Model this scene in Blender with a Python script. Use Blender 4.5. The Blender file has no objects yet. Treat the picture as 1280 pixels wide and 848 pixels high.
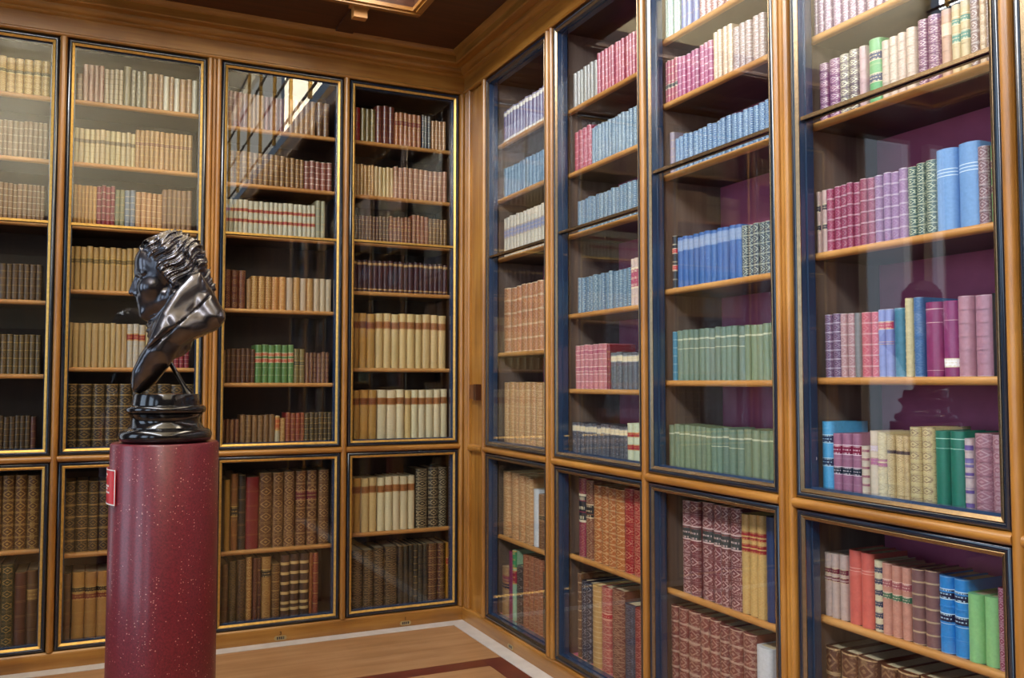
import bpy, bmesh, math, random
import numpy as np
from mathutils import Vector, Matrix

# ------------------------------------------------------------------ camera, world, light, exposure
SC = bpy.context.scene
COL = SC.collection
F_PX, YAW, PITCH = 1117.4, math.radians(25.1922), math.radians(2.7796)
CAM = np.array([-2.0757, -5.109, 1.45])
cd = bpy.data.cameras.new('camera'); cd.sensor_width = 36.0; cd.lens = F_PX * 36.0 / 1280.0
cd.clip_start = .05; cd.clip_end = 100
cam = bpy.data.objects.new('camera', cd); COL.objects.link(cam)
cam.location = CAM; cam.rotation_euler = (math.pi/2 + PITCH, 0, -YAW)
SC.camera = cam

w = bpy.data.worlds.new('sky'); SC.world = w; w.use_nodes = True
w.node_tree.nodes['Background'].inputs[0].default_value = (.62, .78, 1, 1)
w.node_tree.nodes['Background'].inputs[1].default_value = 1.0

def area(name, loc, size, rot, power, col, spread=180):
    l = bpy.data.lights.new(name, 'AREA'); l.shape = 'RECTANGLE'; l.size, l.size_y = size
    l.energy = power; l.color = col; l.spread = math.radians(spread)
    o = bpy.data.objects.new(name, l); COL.objects.link(o); o.location = loc; o.rotation_euler = rot
    return o
H90 = math.pi/2
COOL = (.80, .90, 1.0); WARM = (1.0, .74, .42)
# daylight: the glazed flanks of the long roof lantern, then the side windows and one end window
area('daylight_lantern_left', (-3.36, -4.1, 4.68), (6.8, 1.1), (H90, 0, -H90), 520, (.92, .95, 1.0))
area('daylight_lantern_right', (-.58, -1.75, 4.2), (2.0, 1.1), (H90, 0, H90), 95, (1.0, .86, .62))
area('daylight_lantern_right', (-.58, -5.2, 4.2), (4.6, 1.1), (H90, 0, H90), 32, (1.0, .86, .62))
for _y, _p in ((-1.9, 30), (-4.7, 40), (-7.5, 30)):
    area('daylight_side_window', (-6.0, _y, 2.35), (1.5, 3.0), (H90, 0, -H90), _p, (.62, .8, 1.0))
area('daylight_end_slit', (-4.065, -.06, 1.95), (.13, 2.8), (-H90, 0, 0), 1.2, (.7, .84, 1.0))
area('daylight_end_window', (-3.515, -.06, 1.95), (.47, 2.8), (-H90, 0, 0), 4.5, (.7, .84, 1.0))

SC.view_settings.view_transform = 'Standard'; SC.view_settings.look = 'None'
SC.view_settings.gamma = 1.0; SC.view_settings.use_curve_mapping = False
SC.view_settings.exposure = 0.2
try:
    SC.cycles.transparent_max_bounces = 24
    SC.cycles.sample_clamp_indirect = 6.0
    SC.cycles.caustics_reflective = False; SC.cycles.caustics_refractive = False
except Exception: pass

# ------------------------------------------------------------------ pixel -> place helpers
_fw = np.array([math.sin(YAW)*math.cos(PITCH), math.cos(YAW)*math.cos(PITCH), math.sin(PITCH)])
_ri = np.array([math.cos(YAW), -math.sin(YAW), 0]); _up = np.cross(_ri, _fw)
def ray(x, y): return _fw + _ri*(x-640)/F_PX + _up*(424-y)/F_PX
def onB(x, y, d=0.): r = ray(x, y); P = CAM + (d-CAM[1])/r[1]*r; return -P[0], P[2]
def onR(x, y, d=0.): r = ray(x, y); P = CAM + (d-CAM[0])/r[0]*r; return -P[1], P[2]
def toW(wall, s, d, z):
    return (-s, d, z) if wall == 'B' else (d, -s, z)

# ------------------------------------------------------------------ materials
def srgb(c):
    c = [v/255. for v in c[:3]]
    return tuple((v/12.92 if v <= .04045 else ((v+.055)/1.055)**2.4) for v in c)
def newmat(name):
    m = bpy.data.materials.new(name); m.use_nodes = True
    nt = m.node_tree; return m, nt, nt.nodes['Principled BSDF']
def N(nt, t, **k):
    n = nt.nodes.new(t)
    for a, v in k.items(): setattr(n, a, v)
    return n
def math_n(nt, op, a, b=None, c=None):
    n = N(nt, 'ShaderNodeMath', operation=op)
    for i, v in enumerate((a, b, c)):
        if v is None: continue
        if isinstance(v, (int, float)): n.inputs[i].default_value = v
        else: nt.links.new(v, n.inputs[i])
    return n.outputs[0]
def mixc(nt, f, a, b, mode='MIX'):
    n = N(nt, 'ShaderNodeMix', data_type='RGBA', blend_type=mode)
    for i, v in ((0, f), (6, a), (7, b)):
        if isinstance(v, (int, float)): n.inputs[i].default_value = v
        elif isinstance(v, tuple): n.inputs[i].default_value = (*v[:3], 1)
        else: nt.links.new(v, n.inputs[i])
    return n.outputs[2]
def pos(nt): return N(nt, 'ShaderNodeNewGeometry').outputs['Position']
def noise(nt, vec, scale, detail=4, rough=.55):
    n = N(nt, 'ShaderNodeTexNoise'); n.inputs['Scale'].default_value = scale
    n.inputs['Detail'].default_value = detail; n.inputs['Roughness'].default_value = rough
    nt.links.new(vec, n.inputs['Vector']); return n.outputs[0]
def ramp(nt, f, stops):
    n = N(nt, 'ShaderNodeValToRGB'); e = n.color_ramp.elements
    while len(e) < len(stops): e.new(.5)
    for k, (p, c) in zip(e, stops): k.position = p; k.color = (*c, 1)
    nt.links.new(f, n.inputs[0]); return n.outputs[0]
def bump(nt, b, h, strength=.2, dist=.002):
    n = N(nt, 'ShaderNodeBump'); n.inputs['Strength'].default_value = strength; n.inputs['Distance'].default_value = dist
    nt.links.new(h, n.inputs['Height']); nt.links.new(n.outputs[0], b.inputs['Normal'])

def wood(name, axis, dark, mid, light, rough=.38, coat=.25, spec=.5):
    m, nt, b = newmat(name)
    mp = N(nt, 'ShaderNodeMapping'); sc = [26, 26, 26]; sc[axis] = 1.6
    mp.inputs['Scale'].default_value = sc; nt.links.new(pos(nt), mp.inputs[0])
    n1 = noise(nt, mp.outputs[0], 1.0, 6, .6)
    n2 = noise(nt, pos(nt), 2.2, 3)
    f = math_n(nt, 'MULTIPLY_ADD', n2, .45, math_n(nt, 'MULTIPLY', n1, .62))
    c = ramp(nt, f, [(.30, srgb(dark)), (.52, srgb(mid)), (.74, srgb(light))])
    nt.links.new(c, b.inputs['Base Color'])
    b.inputs['Roughness'].default_value = rough; b.inputs['Coat Weight'].default_value = coat
    b.inputs['Coat Roughness'].default_value = .27; b.inputs['Specular IOR Level'].default_value = spec
    bump(nt, b, n1, .12, .001)
    return m
OAK = [wood('oak_grain_%s' % 'xyz'[a], a, (104, 62, 14), (150, 98, 32), (186, 133, 60), .42, .8) for a in range(3)]
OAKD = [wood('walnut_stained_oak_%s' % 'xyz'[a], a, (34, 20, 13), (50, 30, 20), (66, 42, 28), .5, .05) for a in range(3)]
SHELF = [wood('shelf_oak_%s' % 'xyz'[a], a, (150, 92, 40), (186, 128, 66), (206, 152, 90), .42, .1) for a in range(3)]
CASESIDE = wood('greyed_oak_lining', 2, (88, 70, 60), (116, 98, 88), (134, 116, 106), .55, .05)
CEIL = wood('dark_ceiling_oak', 0, (46, 22, 8), (70, 34, 12), (92, 48, 18), .5, .05)
FLOOR = wood('oak_floorboard', 0, (146, 102, 64), (174, 130, 90), (194, 152, 112), .34, .2)
MAHOG = wood('mahogany_inlay', 0, (84, 32, 22), (104, 44, 32), (124, 58, 42), .3, .25)
def simple(name, col, rough=.5, metal=0., coat=0., spec=.5, var=0., vscale=30):
    m, nt, b = newmat(name)
    b.inputs['Base Color'].default_value = (*srgb(col), 1); b.inputs['Roughness'].default_value = rough
    b.inputs['Metallic'].default_value = metal; b.inputs['Coat Weight'].default_value = coat
    b.inputs['Specular IOR Level'].default_value = spec; b.inputs['Coat Roughness'].default_value = .1
    if var:
        n = noise(nt, pos(nt), vscale, 5)
        lo = tuple(v*(1-var) for v in srgb(col)); hi = tuple(min(1, v*(1+var)) for v in srgb(col))
        nt.links.new(ramp(nt, n, [(.3, lo), (.7, hi)]), b.inputs['Base Color'])
    return m
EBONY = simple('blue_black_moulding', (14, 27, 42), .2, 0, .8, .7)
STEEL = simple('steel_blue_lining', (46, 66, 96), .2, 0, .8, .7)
BRASS = simple('dull_brass', (208, 164, 84), .40, .65, 0, .5, .18, 60)
VENTM = simple('worn_brass_plate', (170, 146, 100), .45, .3)
BRASS_DIMLIT = simple('brass_dimly_lit', (142, 120, 92), .27, .9, 0, .5, .15, 60)  # brass of the right-wall doors, its duller lighting put into the colour
IRON = simple('dark_iron', (40, 34, 30), .4, .7)
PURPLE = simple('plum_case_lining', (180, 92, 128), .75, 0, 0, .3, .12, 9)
MARBLE = simple('pale_marble', (214, 208, 204), .32, 0, .1, .5, .10, 14)
PLASTER = simple('cream_plaster', (214, 200, 170), .8, 0, 0, .3, .05, 3)
PAPER = simple('page_edges', (196, 176, 142), .85, 0, 0, .2, .1, 80)
WHITE = simple('white_paint', (235, 232, 226), .5)
SIGNRED = simple('sign_red', (206, 26, 34), .4, 0, .2)
CORD = simple('white_cord', (225, 222, 226), .5)
LOCKW = simple('dark_lock_wood', (112, 66, 34), .45, 0, .2, .5, .15, 20)

def mk_glass():
    m = bpy.data.materials.new('window_glass'); m.use_nodes = True; nt = m.node_tree
    nt.nodes.remove(nt.nodes['Principled BSDF']); out = nt.nodes['Material Output']
    lw = N(nt, 'ShaderNodeLayerWeight'); lw.inputs[0].default_value = .5
    p5 = math_n(nt, 'POWER', lw.outputs['Facing'], 5.0)
    fr = math_n(nt, 'MULTIPLY_ADD', p5, .92, .045)
    t = N(nt, 'ShaderNodeBsdfTransparent'); t.inputs[0].default_value = (.97, .985, .98, 1)
    g = N(nt, 'ShaderNodeBsdfGlossy'); g.inputs['Roughness'].default_value = .012
    mx = N(nt, 'ShaderNodeMixShader'); nt.links.new(fr, mx.inputs[0])
    nt.links.new(t.outputs[0], mx.inputs[1]); nt.links.new(g.outputs[0], mx.inputs[2])
    nt.links.new(mx.outputs[0], out.inputs[0]); return m
GLASS = mk_glass()

def mk_porphyry():
    m, nt, b = newmat('red_porphyry')
    p = pos(nt)
    v = N(nt, 'ShaderNodeTexVoronoi'); v.inputs['Scale'].default_value = 130; nt.links.new(p, v.inputs['Vector'])
    sp = N(nt, 'ShaderNodeSeparateColor'); nt.links.new(v.outputs['Color'], sp.inputs[0])
    big = math_n(nt, 'LESS_THAN', v.outputs['Distance'], math_n(nt, 'MULTIPLY', sp.outputs[0], .30))
    clus = math_n(nt, 'GREATER_THAN', noise(nt, p, 9, 3), .46)
    rare = math_n(nt, 'MULTIPLY', math_n(nt, 'GREATER_THAN', sp.outputs[1], .42), clus)
    fl = math_n(nt, 'MULTIPLY', big, rare)
    base = ramp(nt, noise(nt, p, 160, 4, .7), [(.3, srgb((84, 18, 30))), (.7, srgb((126, 36, 50)))])
    c = mixc(nt, fl, base, srgb((196, 138, 128)))
    nt.links.new(c, b.inputs['Base Color'])
    b.inputs['Roughness'].default_value = .42; b.inputs['Coat Weight'].default_value = .45
    b.inputs['Coat Roughness'].default_value = .2
    return m
PORPH = mk_porphyry()
def mk_bronze():
    m, nt, b = newmat('dark_patinated_bronze')
    n = noise(nt, pos(nt), 24, 5)
    nt.links.new(ramp(nt, n, [(.3, srgb((58, 58, 64))), (.7, srgb((92, 88, 92)))]), b.inputs['Base Color'])
    b.inputs['Metallic'].default_value = .9; b.inputs['Roughness'].default_value = .27
    b.inputs['Coat Weight'].default_value = .6; b.inputs['Coat Roughness'].default_value = .15
    bump(nt, b, noise(nt, pos(nt), 140, 3), .1, .001); return m
BRONZE = mk_bronze()
BLKBRONZE = simple('black_polished_bronze', (34, 32, 34), .16, .5, .7)

def mk_book():
    m, nt, b = newmat('book_cover')
    def attr(n): return N(nt, 'ShaderNodeAttribute', attribute_name=n)
    c, pr, gc = attr('col'), attr('prm'), attr('gcol')
    sp = N(nt, 'ShaderNodeSeparateColor'); nt.links.new(pr.outputs['Color'], sp.inputs[0])
    nb, orn, seed = sp.outputs[0], sp.outputs[1], sp.outputs[2]; lines = pr.outputs['Alpha']
    uv = N(nt, 'ShaderNodeUVMap', uv_map='spine'); su = N(nt, 'ShaderNodeSeparateXYZ'); nt.links.new(uv.outputs[0], su.inputs[0])
    u, v = su.outputs[0], su.outputs[1]
    on = math_n(nt, 'GREATER_THAN', u, -.01)
    cell = math_n(nt, 'FRACT', math_n(nt, 'MULTIPLY', v, nb))
    y = math_n(nt, 'ABSOLUTE', math_n(nt, 'SUBTRACT', cell, .5))
    x = math_n(nt, 'ABSOLUTE', math_n(nt, 'SUBTRACT', u, .5))
    ln = math_n(nt, 'MULTIPLY', math_n(nt, 'GREATER_THAN', y, .435), lines)
    lz = math_n(nt, 'ADD', math_n(nt, 'MULTIPLY', x, .95), math_n(nt, 'MULTIPLY', y, .95))
    ring = math_n(nt, 'LESS_THAN', math_n(nt, 'ABSOLUTE', math_n(nt, 'SUBTRACT', lz, .27)), .045)
    dot = math_n(nt, 'LESS_THAN', lz, .09)
    # scroll tooling between the lozenge and the bands
    cb = N(nt, 'ShaderNodeCombineXYZ'); nt.links.new(math_n(nt, 'MULTIPLY', x, 7.), cb.inputs[0])
    nt.links.new(math_n(nt, 'MULTIPLY', y, 9.), cb.inputs[1]); nt.links.new(seed, cb.inputs[2])
    sc = math_n(nt, 'GREATER_THAN', noise(nt, cb.outputs[0], 1.0, 2), .55)
    sc = math_n(nt, 'MULTIPLY', sc, math_n(nt, 'GREATER_THAN', lz, .33))
    mo = math_n(nt, 'MULTIPLY', math_n(nt, 'MAXIMUM', math_n(nt, 'MAXIMUM', ring, dot), math_n(nt, 'MULTIPLY', sc, .8)), orn)
    g = math_n(nt, 'MULTIPLY', math_n(nt, 'MAXIMUM', ln, mo), on)
    wear = noise(nt, pos(nt), 95, 5, .65)
    g = math_n(nt, 'MULTIPLY', g, ramp(nt, wear, [(.3, (.35,)*3), (.6, (1,)*3)]))
    mott = ramp(nt, noise(nt, pos(nt), 120, 5, .7), [(.25, (.74,)*3), (.75, (.98,)*3)])
    base = mixc(nt, 1.0, c.outputs['Color'], mott, 'MULTIPLY')
    nt.links.new(mixc(nt, g, base, gc.outputs['Color']), b.inputs['Base Color'])
    nt.links.new(math_n(nt, 'MULTIPLY', g, .35), b.inputs['Metallic'])
    b.inputs['Roughness'].default_value = .40; b.inputs['Specular IOR Level'].default_value = .5; b.inputs['Coat Weight'].default_value = .6; b.inputs['Coat Roughness'].default_value = .22
    bump(nt, b, math_n(nt, 'ADD', wear, math_n(nt, 'MULTIPLY', g, -.5)), .15, .0008)
    return m
BOOK = mk_book()
def mk_label():
    m, nt, b = newmat('book_title_label')
    c = N(nt, 'ShaderNodeAttribute', attribute_name='col'); gc = N(nt, 'ShaderNodeAttribute', attribute_name='gcol')
    uv = N(nt, 'ShaderNodeUVMap', uv_map='spine'); su = N(nt, 'ShaderNodeSeparateXYZ'); nt.links.new(uv.outputs[0], su.inputs[0])
    u, v = su.outputs[0], su.outputs[1]
    y = math_n(nt, 'ABSOLUTE', math_n(nt, 'SUBTRACT', v, .5))
    edge = math_n(nt, 'GREATER_THAN', y, .42)
    ur = math_n(nt, 'LESS_THAN', math_n(nt, 'ABSOLUTE', math_n(nt, 'SUBTRACT', u, .5)), .30)
    row = math_n(nt, 'LESS_THAN', math_n(nt, 'ABSOLUTE', math_n(nt, 'SUBTRACT', math_n(nt, 'FRACT', math_n(nt, 'MULTIPLY', v, 3.)), .5)), .17)
    cb = N(nt, 'ShaderNodeCombineXYZ'); nt.links.new(math_n(nt, 'MULTIPLY', u, 16.), cb.inputs[0]); nt.links.new(math_n(nt, 'FLOOR', math_n(nt, 'MULTIPLY', v, 3.)), cb.inputs[1])
    mark = math_n(nt, 'GREATER_THAN', noise(nt, cb.outputs[0], 1.0, 1), .50)
    g = math_n(nt, 'MAXIMUM', edge, math_n(nt, 'MULTIPLY', math_n(nt, 'MULTIPLY', ur, row), math_n(nt, 'MULTIPLY', mark, .8)))
    nt.links.new(mixc(nt, g, c.outputs['Color'], gc.outputs['Color']), b.inputs['Base Color'])
    b.inputs['Roughness'].default_value = .4; return m
LABEL = mk_label()

# ------------------------------------------------------------------ mesh helpers
class MB:
    def __init__(s): s.v = []; s.f = []; s.uv = []; s.col = []; s.prm = []; s.g = []; s.mi = []; s.attr = False
    def add(s, vs, fs, uvs=None, col=None, prm=None, g=None, mi=0):
        o = len(s.v); s.v += [tuple(p) for p in vs]
        for i, f in enumerate(fs):
            s.f.append([k+o for k in f]); s.mi.append(mi)
            s.uv.append(uvs[i] if uvs and uvs[i] else [(-1, -1)]*len(f))
            s.col.append(col or (1, 1, 1)); s.prm.append(prm or (1, 0, 0, 0)); s.g.append(g or (1, 1, 1))
        if col: s.attr = True
    def box(s, x0, x1, y0, y1, z0, z1, **k):
        vs = [(x, y, z) for z in (z0, z1) for y in (y0, y1) for x in (x0, x1)]
        s.add(vs, [(0, 2, 3, 1), (4, 5, 7, 6), (0, 1, 5, 4), (2, 6, 7, 3), (0, 4, 6, 2), (1, 3, 7, 5)], **k)
    def wbox(s, wall, s0, s1, d0, d1, z0, z1, **k):
        a = toW(wall, s0, d0, z0); b = toW(wall, s1, d1, z1)
        s.box(min(a[0], b[0]), max(a[0], b[0]), min(a[1], b[1]), max(a[1], b[1]), z0, z1, **k)
    def loft(s, rings, closed=True, caps=True, **k):
        n = len(rings[0]); vs = [p for r in rings for p in r]; fs = []
        for i in range(len(rings)-1):
            for j in range(n if closed else n-1):
                fs.append((i*n+j, i*n+(j+1) % n, (i+1)*n+(j+1) % n, (i+1)*n+j))
        if caps: fs += [tuple(range(n))[::-1], tuple(range((len(rings)-1)*n, len(rings)*n))]
        s.add(vs, fs, **k)
    def build(s, name, mat, parent=None, org=(0, 0, 0), smooth=False, recalc=True):
        me = bpy.data.meshes.new(name)
        ox, oy, oz = org
        me.from_pydata([(x-ox, y-oy, z-oz) for x, y, z in s.v], [], s.f)
        for m in (mat if isinstance(mat, (list, tuple)) else [mat]): me.materials.append(m)
        if s.attr:
            uvl = me.uv_layers.new(name='spine'); flat = [c for f in s.uv for p in f for c in p]
            uvl.data.foreach_set('uv', flat)
            for nm, dat, d in (('col', s.col, 3), ('prm', s.prm, 4), ('gcol', s.g, 3)):
                a = me.attributes.new(nm, 'FLOAT_COLOR', 'FACE')
                a.data.foreach_set('color', [c for t in dat for c in (tuple(t)+(1,))[:4]])
        me.polygons.foreach_set('material_index', s.mi)
        if smooth: me.polygons.foreach_set('use_smooth', [True]*len(s.f))
        if recalc:
            bm = bmesh.new(); bm.from_mesh(me); bmesh.ops.recalc_face_normals(bm, faces=bm.faces); bm.to_mesh(me); bm.free()
        if smooth == 'angle': me.set_sharp_from_angle(angle=math.radians(35))
        o = bpy.data.objects.new(name, me); COL.objects.link(o)
        if parent: o.parent = parent
        else: o.location = org
        return o
def tag(o, label=None, cat=None, group=None, kind=None):
    if label: o['label'] = label
    if cat: o['category'] = cat
    if group: o['group'] = group
    if kind: o['kind'] = kind
    return o
def empty(name, loc):
    e = bpy.data.objects.new(name, None); COL.objects.link(e); e.location = loc; e.empty_display_size = .1; return e
def arc(cx, cy, r, a0, a1, n): return [(cx+r*math.cos(a0+(a1-a0)*i/n), cy+r*math.sin(a0+(a1-a0)*i/n)) for i in range(n+1)]

# ------------------------------------------------------------------ structure: floor, ceiling, walls
m = MB(); m.box(-6.2, .5, -11, .5, -.06, 0)
flo = m.build('floor', FLOOR, org=(-3, -5, -.06)); tag(flo, 'warm oak boarded floor with mahogany inlay bands', 'floor', kind='structure')
rnd = random.Random(4)
y = -.100; k = 0
while y > -.77:                                            # boards between the marble edging and the inlay band
    y2 = max(y-.133, -.775); x = -.101; k += 1
    first = rnd.uniform(.6, 1.9)
    while x > -3.4:
        x2 = max(x-first, -3.4); first = rnd.uniform(1.5, 2.2)
        m = MB(); m.box(x2+.0006, x, y2+.0006, y, .0, .012); m.build('floorboard', FLOOR, flo, (-3, -5, -.06)); x = x2
    y = y2
m = MB(); m.box(-3.4, -.212, -.884, -.776, .0, .012); m.build('inlay_band', MAHOG, flo, (-3, -5, -.06))
m = MB(); m.box(-.211, -.101, -4.4, -.776, .0, .012); m.build('inlay_band', MAHOG, flo, (-3, -5, -.06))
y = -.885
while y > -2.4:
    y2 = y-.133; x = -.213; first = rnd.uniform(.6, 1.9)
    while x > -3.4:
        x2 = max(x-first, -3.4); first = rnd.uniform(1.5, 2.2)
        m = MB(); m.box(x2+.0006, x, y2+.0006, y, .0, .012); m.build('floorboard', FLOOR, flo, (-3, -5, -.06)); x = x2
    y = y2
m = MB(); m.box(-6.2, -3.402, -11, 0, .0, .012); m.box(-3.4, -.21, -11, y-.001, .0, .012); m.box(-.209, .0, -11, -4.41, 0, .012)
tag(m.build('floor_far', FLOOR, flo, (-3, -5, -.06)), kind='stuff')
# pale marble edging in slabs
me_ = empty('trim_1', (0, 0, 0)); tag(me_, 'pale marble edging strip along foot of both bookcase walls', 'edging', kind='structure')
x = -.100
while x > -3.4:
    m = MB(); m.box(max(x-.62, -3.4)+.0008, x, -.098, .01, .0, .014); m.build('slab', MARBLE, me_); x -= .62
y = .0
m = MB(); m.box(-.099, .01, -.098, .01, .0, .014); m.build('slab', MARBLE, me_)
y = -.099
while y > -4.4:
    m = MB(); m.box(-.099, .01, max(y-.62, -4.4)+.0008, y, .0, .014); m.build('slab', MARBLE, me_); y -= .62

CZ = 3.475
LX0, LX1, LY0, LY1 = -3.42, -.53, -7.62, -.58               # opening of the roof lantern
m = MB()
for a in ((-6.2, .5, LY1, .5), (-6.2, .5, -11, LY0), (-6.2, LX0, LY0, LY1), (LX1, .5, LY0, LY1)):
    m.box(a[0], a[1], a[2], a[3], CZ, CZ+.10)
ce = m.build('ceiling', CEIL, org=(-3, -2, CZ)); tag(ce, 'dark oak panelled ceiling opening into a glazed lantern', 'ceiling', kind='structure')
def cbox(name, mat, *a):
    m = MB(); m.box(*a); return m.build(name, mat, ce, (-3, -2, CZ))
for xx in (-.8, -1.9, -3.0): cbox('beam', CEIL, xx-.05, xx+.05, -.52, -.13, CZ-.014, CZ)
for yy in (-1.23, -2.35): cbox('beam', CEIL, -.47, -.13, yy-.05, yy+.05, CZ-.014, CZ)
for a, ax in (((LX0-.06, LX1+.045, LY1-.015, LY1+.045), 0), ((LX0-.06, LX1+.045, LY0-.045, LY0+.015), 0), ((LX1-.015, LX1+.045, LY0+.016, LY1-.016), 1), ((LX0-.06, LX0+.015, LY0+.016, LY1-.016), 1)):
    cbox('lantern_moulding', OAK[ax], a[0], a[1], a[2], a[3], CZ-.020, CZ-.0005)
    cbox('lantern_moulding', OAK[ax], a[0]+.014, a[1]-.014, a[2]+.014, a[3]-.014, CZ-.032, CZ-.0205)
for b in ((LX0-.04, LX0, LY0-.04, LY1+.04), (LX1, LX1+.04, LY0-.04, LY1+.04)):
    lt = b[0] < -2; cbox('lantern_kerb', PLASTER if lt else OAK[1], b[0], b[1], b[2], b[3], CZ+.1, 4.11 if lt else CZ+.16); cbox('lantern_head', PLASTER, b[0], b[1], b[2], b[3], 5.25 if lt else 4.76, 5.45)
for b in ((LX0, LX1, LY0-.04, LY0), (LX0, LX1, LY1, LY1+.04)): cbox('lantern_end', PLASTER, b[0], b[1], b[2], b[3], CZ+.1, 5.45)
m = MB(); m.box(LX0-.04, LX1+.04, LY0-.04, LY1+.04, 5.45, 5.5); m.build('lantern_roof', PLASTER, ce, (-3, -2, CZ))
for yy in (-1.5, -2.6, -3.7, -4.8, -5.9, -7.0): cbox('lantern_rib', PLASTER, LX0, LX1, yy-.09, yy+.09, 5.33, 5.45)
blk = MB(); blk.box(-.85, -.775, -.525, -.475, CZ-.075, CZ-.015); blk.box(-.865, -.76, -.530, -.47, CZ-.0149, CZ-.0005)
cb_ = blk.build('ceiling_block', SHELF[0], org=(-.81, -.50, CZ-.075)); tag(cb_, 'small pale wooden block fixed to dark ceiling beside lay light', 'ceiling block')
# rest of the hall, behind the camera and to the left
m = MB(); m.box(-6.35, -6.2, -11, .5, 0, .85); m.box(-6.35, -6.2, -11, .5, 3.87, CZ+.1)
for a, b in ((-1.1, .5), (-3.9, -2.7), (-6.7, -5.5), (-11, -8.3)): m.box(-6.35, -6.2, a, b, .85, CZ+.1)
tag(m.build('wall_left', OAKD[2], org=(-6.2, -5, 0)), 'panelled wall with tall windows', 'wall', kind='structure')
for i, yc in enumerate((-1.9, -4.7, -7.5)):
    e = empty('window_%d' % (i+1), (-6.25, yc, .85)); tag(e, 'tall side window %s in panelled wall' % ('nearest the corner', 'beside the viewpoint', 'farthest back')[i], 'window', kind='structure')
    m = MB()
    for yy in (-.78, 0, .76): m.box(-5.99, -5.95, yc+yy, yc+yy+.03, .80, CZ-.002)
    for zz in (.81, 1.85, 2.85): m.box(-5.99, -5.95, yc-.78, yc+.79, zz, zz+.03)
    m.build('window_frame', WHITE, e, (-6.25, yc, .85))
m = MB(); m.box(-6.2, .5, -11.15, -11, 2.3, CZ); tag(m.build('wall_rear', PLASTER, org=(-3, -11, 2.3)), 'cream plaster upper end wall of hall', 'wall', kind='structure')
m = MB(); m.box(-6.2, .5, -11.15, -10.95, 0, 2.3); tag(m.build('wall_rear_lower', OAKD[2], org=(-3, -11, 0)), 'dark oak wainscot at end of hall', 'wall', kind='structure')
m = MB(); m.box(-6.2, -3.03, 0, .1, 0, CZ)
m.box(-3.06, .5, .44, .5, 0, CZ)
tag(m.build('wall_back', OAKD[2], org=(-3, .4, 0)), 'oak panelled wall behind left bookcases', 'wall', kind='structure')
m = MB(); m.box(.44, .5, -11, .5, 0, CZ); m.box(.0, .44, -11, -5.33, 0, CZ)
tag(m.build('wall_right', OAKD[2], org=(.4, -5, 0)), 'oak panelled wall behind right bookcases', 'wall', kind='structure')
for i, (xb, nm) in enumerate(((-.62, 'right'), (-3.33, 'left'))):
    e = empty('window_%d' % (4+i), (xb, -4.1, CZ+.16)); tag(e, 'glazed %s flank of roof lantern with gilt bars' % nm, 'window', kind='structure')
    zo = .48*i
    for k in range(10):
        m = MB(); yy = -7.45+k*.74; m.box(xb-.014, xb+.014, yy-.013, yy+.013, CZ+.12+zo*1.1, 4.78+zo); m.build('gilt_bar', BRASS, e, (xb, -4.1, CZ+.16))
    for zz in (3.66, 4.02, 4.38, 4.74):
        m = MB(); m.box(xb-.008, xb+.008, -7.58, -.62, zz+zo-.008, zz+zo+.008); m.build('glazing_bar', IRON, e, (xb, -4.1, CZ+.16))
for i, (x0, x1) in enumerate(((-3.77, -3.26), (-4.15, -3.98))):
    e = empty('window_%d' % (6+i), ((x0+x1)/2, -.03, .65)); tag(e, ('narrow end window beyond left bookcases', 'slit window beyond left bookcases')[i], 'window', kind='structure')
    m = MB()
    for xx in (x0, x1-.02): m.box(xx, xx+.02, -.07, -.001, .52, 3.36)
    for zz in (.5, 3.36): m.box(x0, x1, -.07, -.001, zz, zz+.02)
    m.build('window_frame', WHITE, e, ((x0+x1)/2, -.03, .65))

# ------------------------------------------------------------------ joinery
FR, RAIL, BT = 3.262, 1.061, .097
def sweep(m, wall, prof, s0=None, s1=3.):
    """profile of (d,z) points run along the wall, mitred at the room corner when s0 is None"""
    a = [toW(wall, (-d if s0 is None else s0), d, z) for d, z in prof]; b = [toW(wall, s1, d, z) for d, z in prof]
    m.loft([a, b])
corn = [(.06, 3.24), (-.010, 3.242), (-.017, 3.249), (-.017, 3.255), (-.010, 3.262), (-.003, 3.264), (-.003, 3.345), (-.012, 3.349), (-.018, 3.356), (-.018, 3.364),
        (-.028, 3.366), (-.040, 3.378), (-.043, 3.388), (-.043, 3.398), (-.088, 3.401), (-.094, 3.408), (-.094, 3.446), (-.104, 3.450), (-.118, 3.462), (-.122, 3.4745), (.06, 3.4745)]
for i, (wl, s1, ax) in enumerate((('B', 3.06, 0), ('R', 5.32, 1))):
    m = MB(); sweep(m, wl, corn, None, s1)
    tag(m.build('trim_%d' % (2+i), OAK[ax], org=toW(wl, 1.5, 0, 3.24), smooth='angle'), 'oak frieze and cornice above %s bookcases' % ('left' if wl == 'B' else 'right'), 'cornice', kind='structure')
base = [(.06, .0145), (-.012, .0145), (-.012, .082), (-.010, .090), (-.003, BT), (.06, BT)]
for wl, s1, ax, nm in (('B', 3.06, 0, 'left'), ('R', 5.32, 1, 'right')):
    m = MB(); sweep(m, wl, base, None, s1)
    bo = m.build('baseboard_'+nm, OAK[ax], org=toW(wl, 1.5, 0, 0)); tag(bo, 'oak plinth board under %s bookcases' % nm, 'baseboard', kind='structure')

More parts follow.
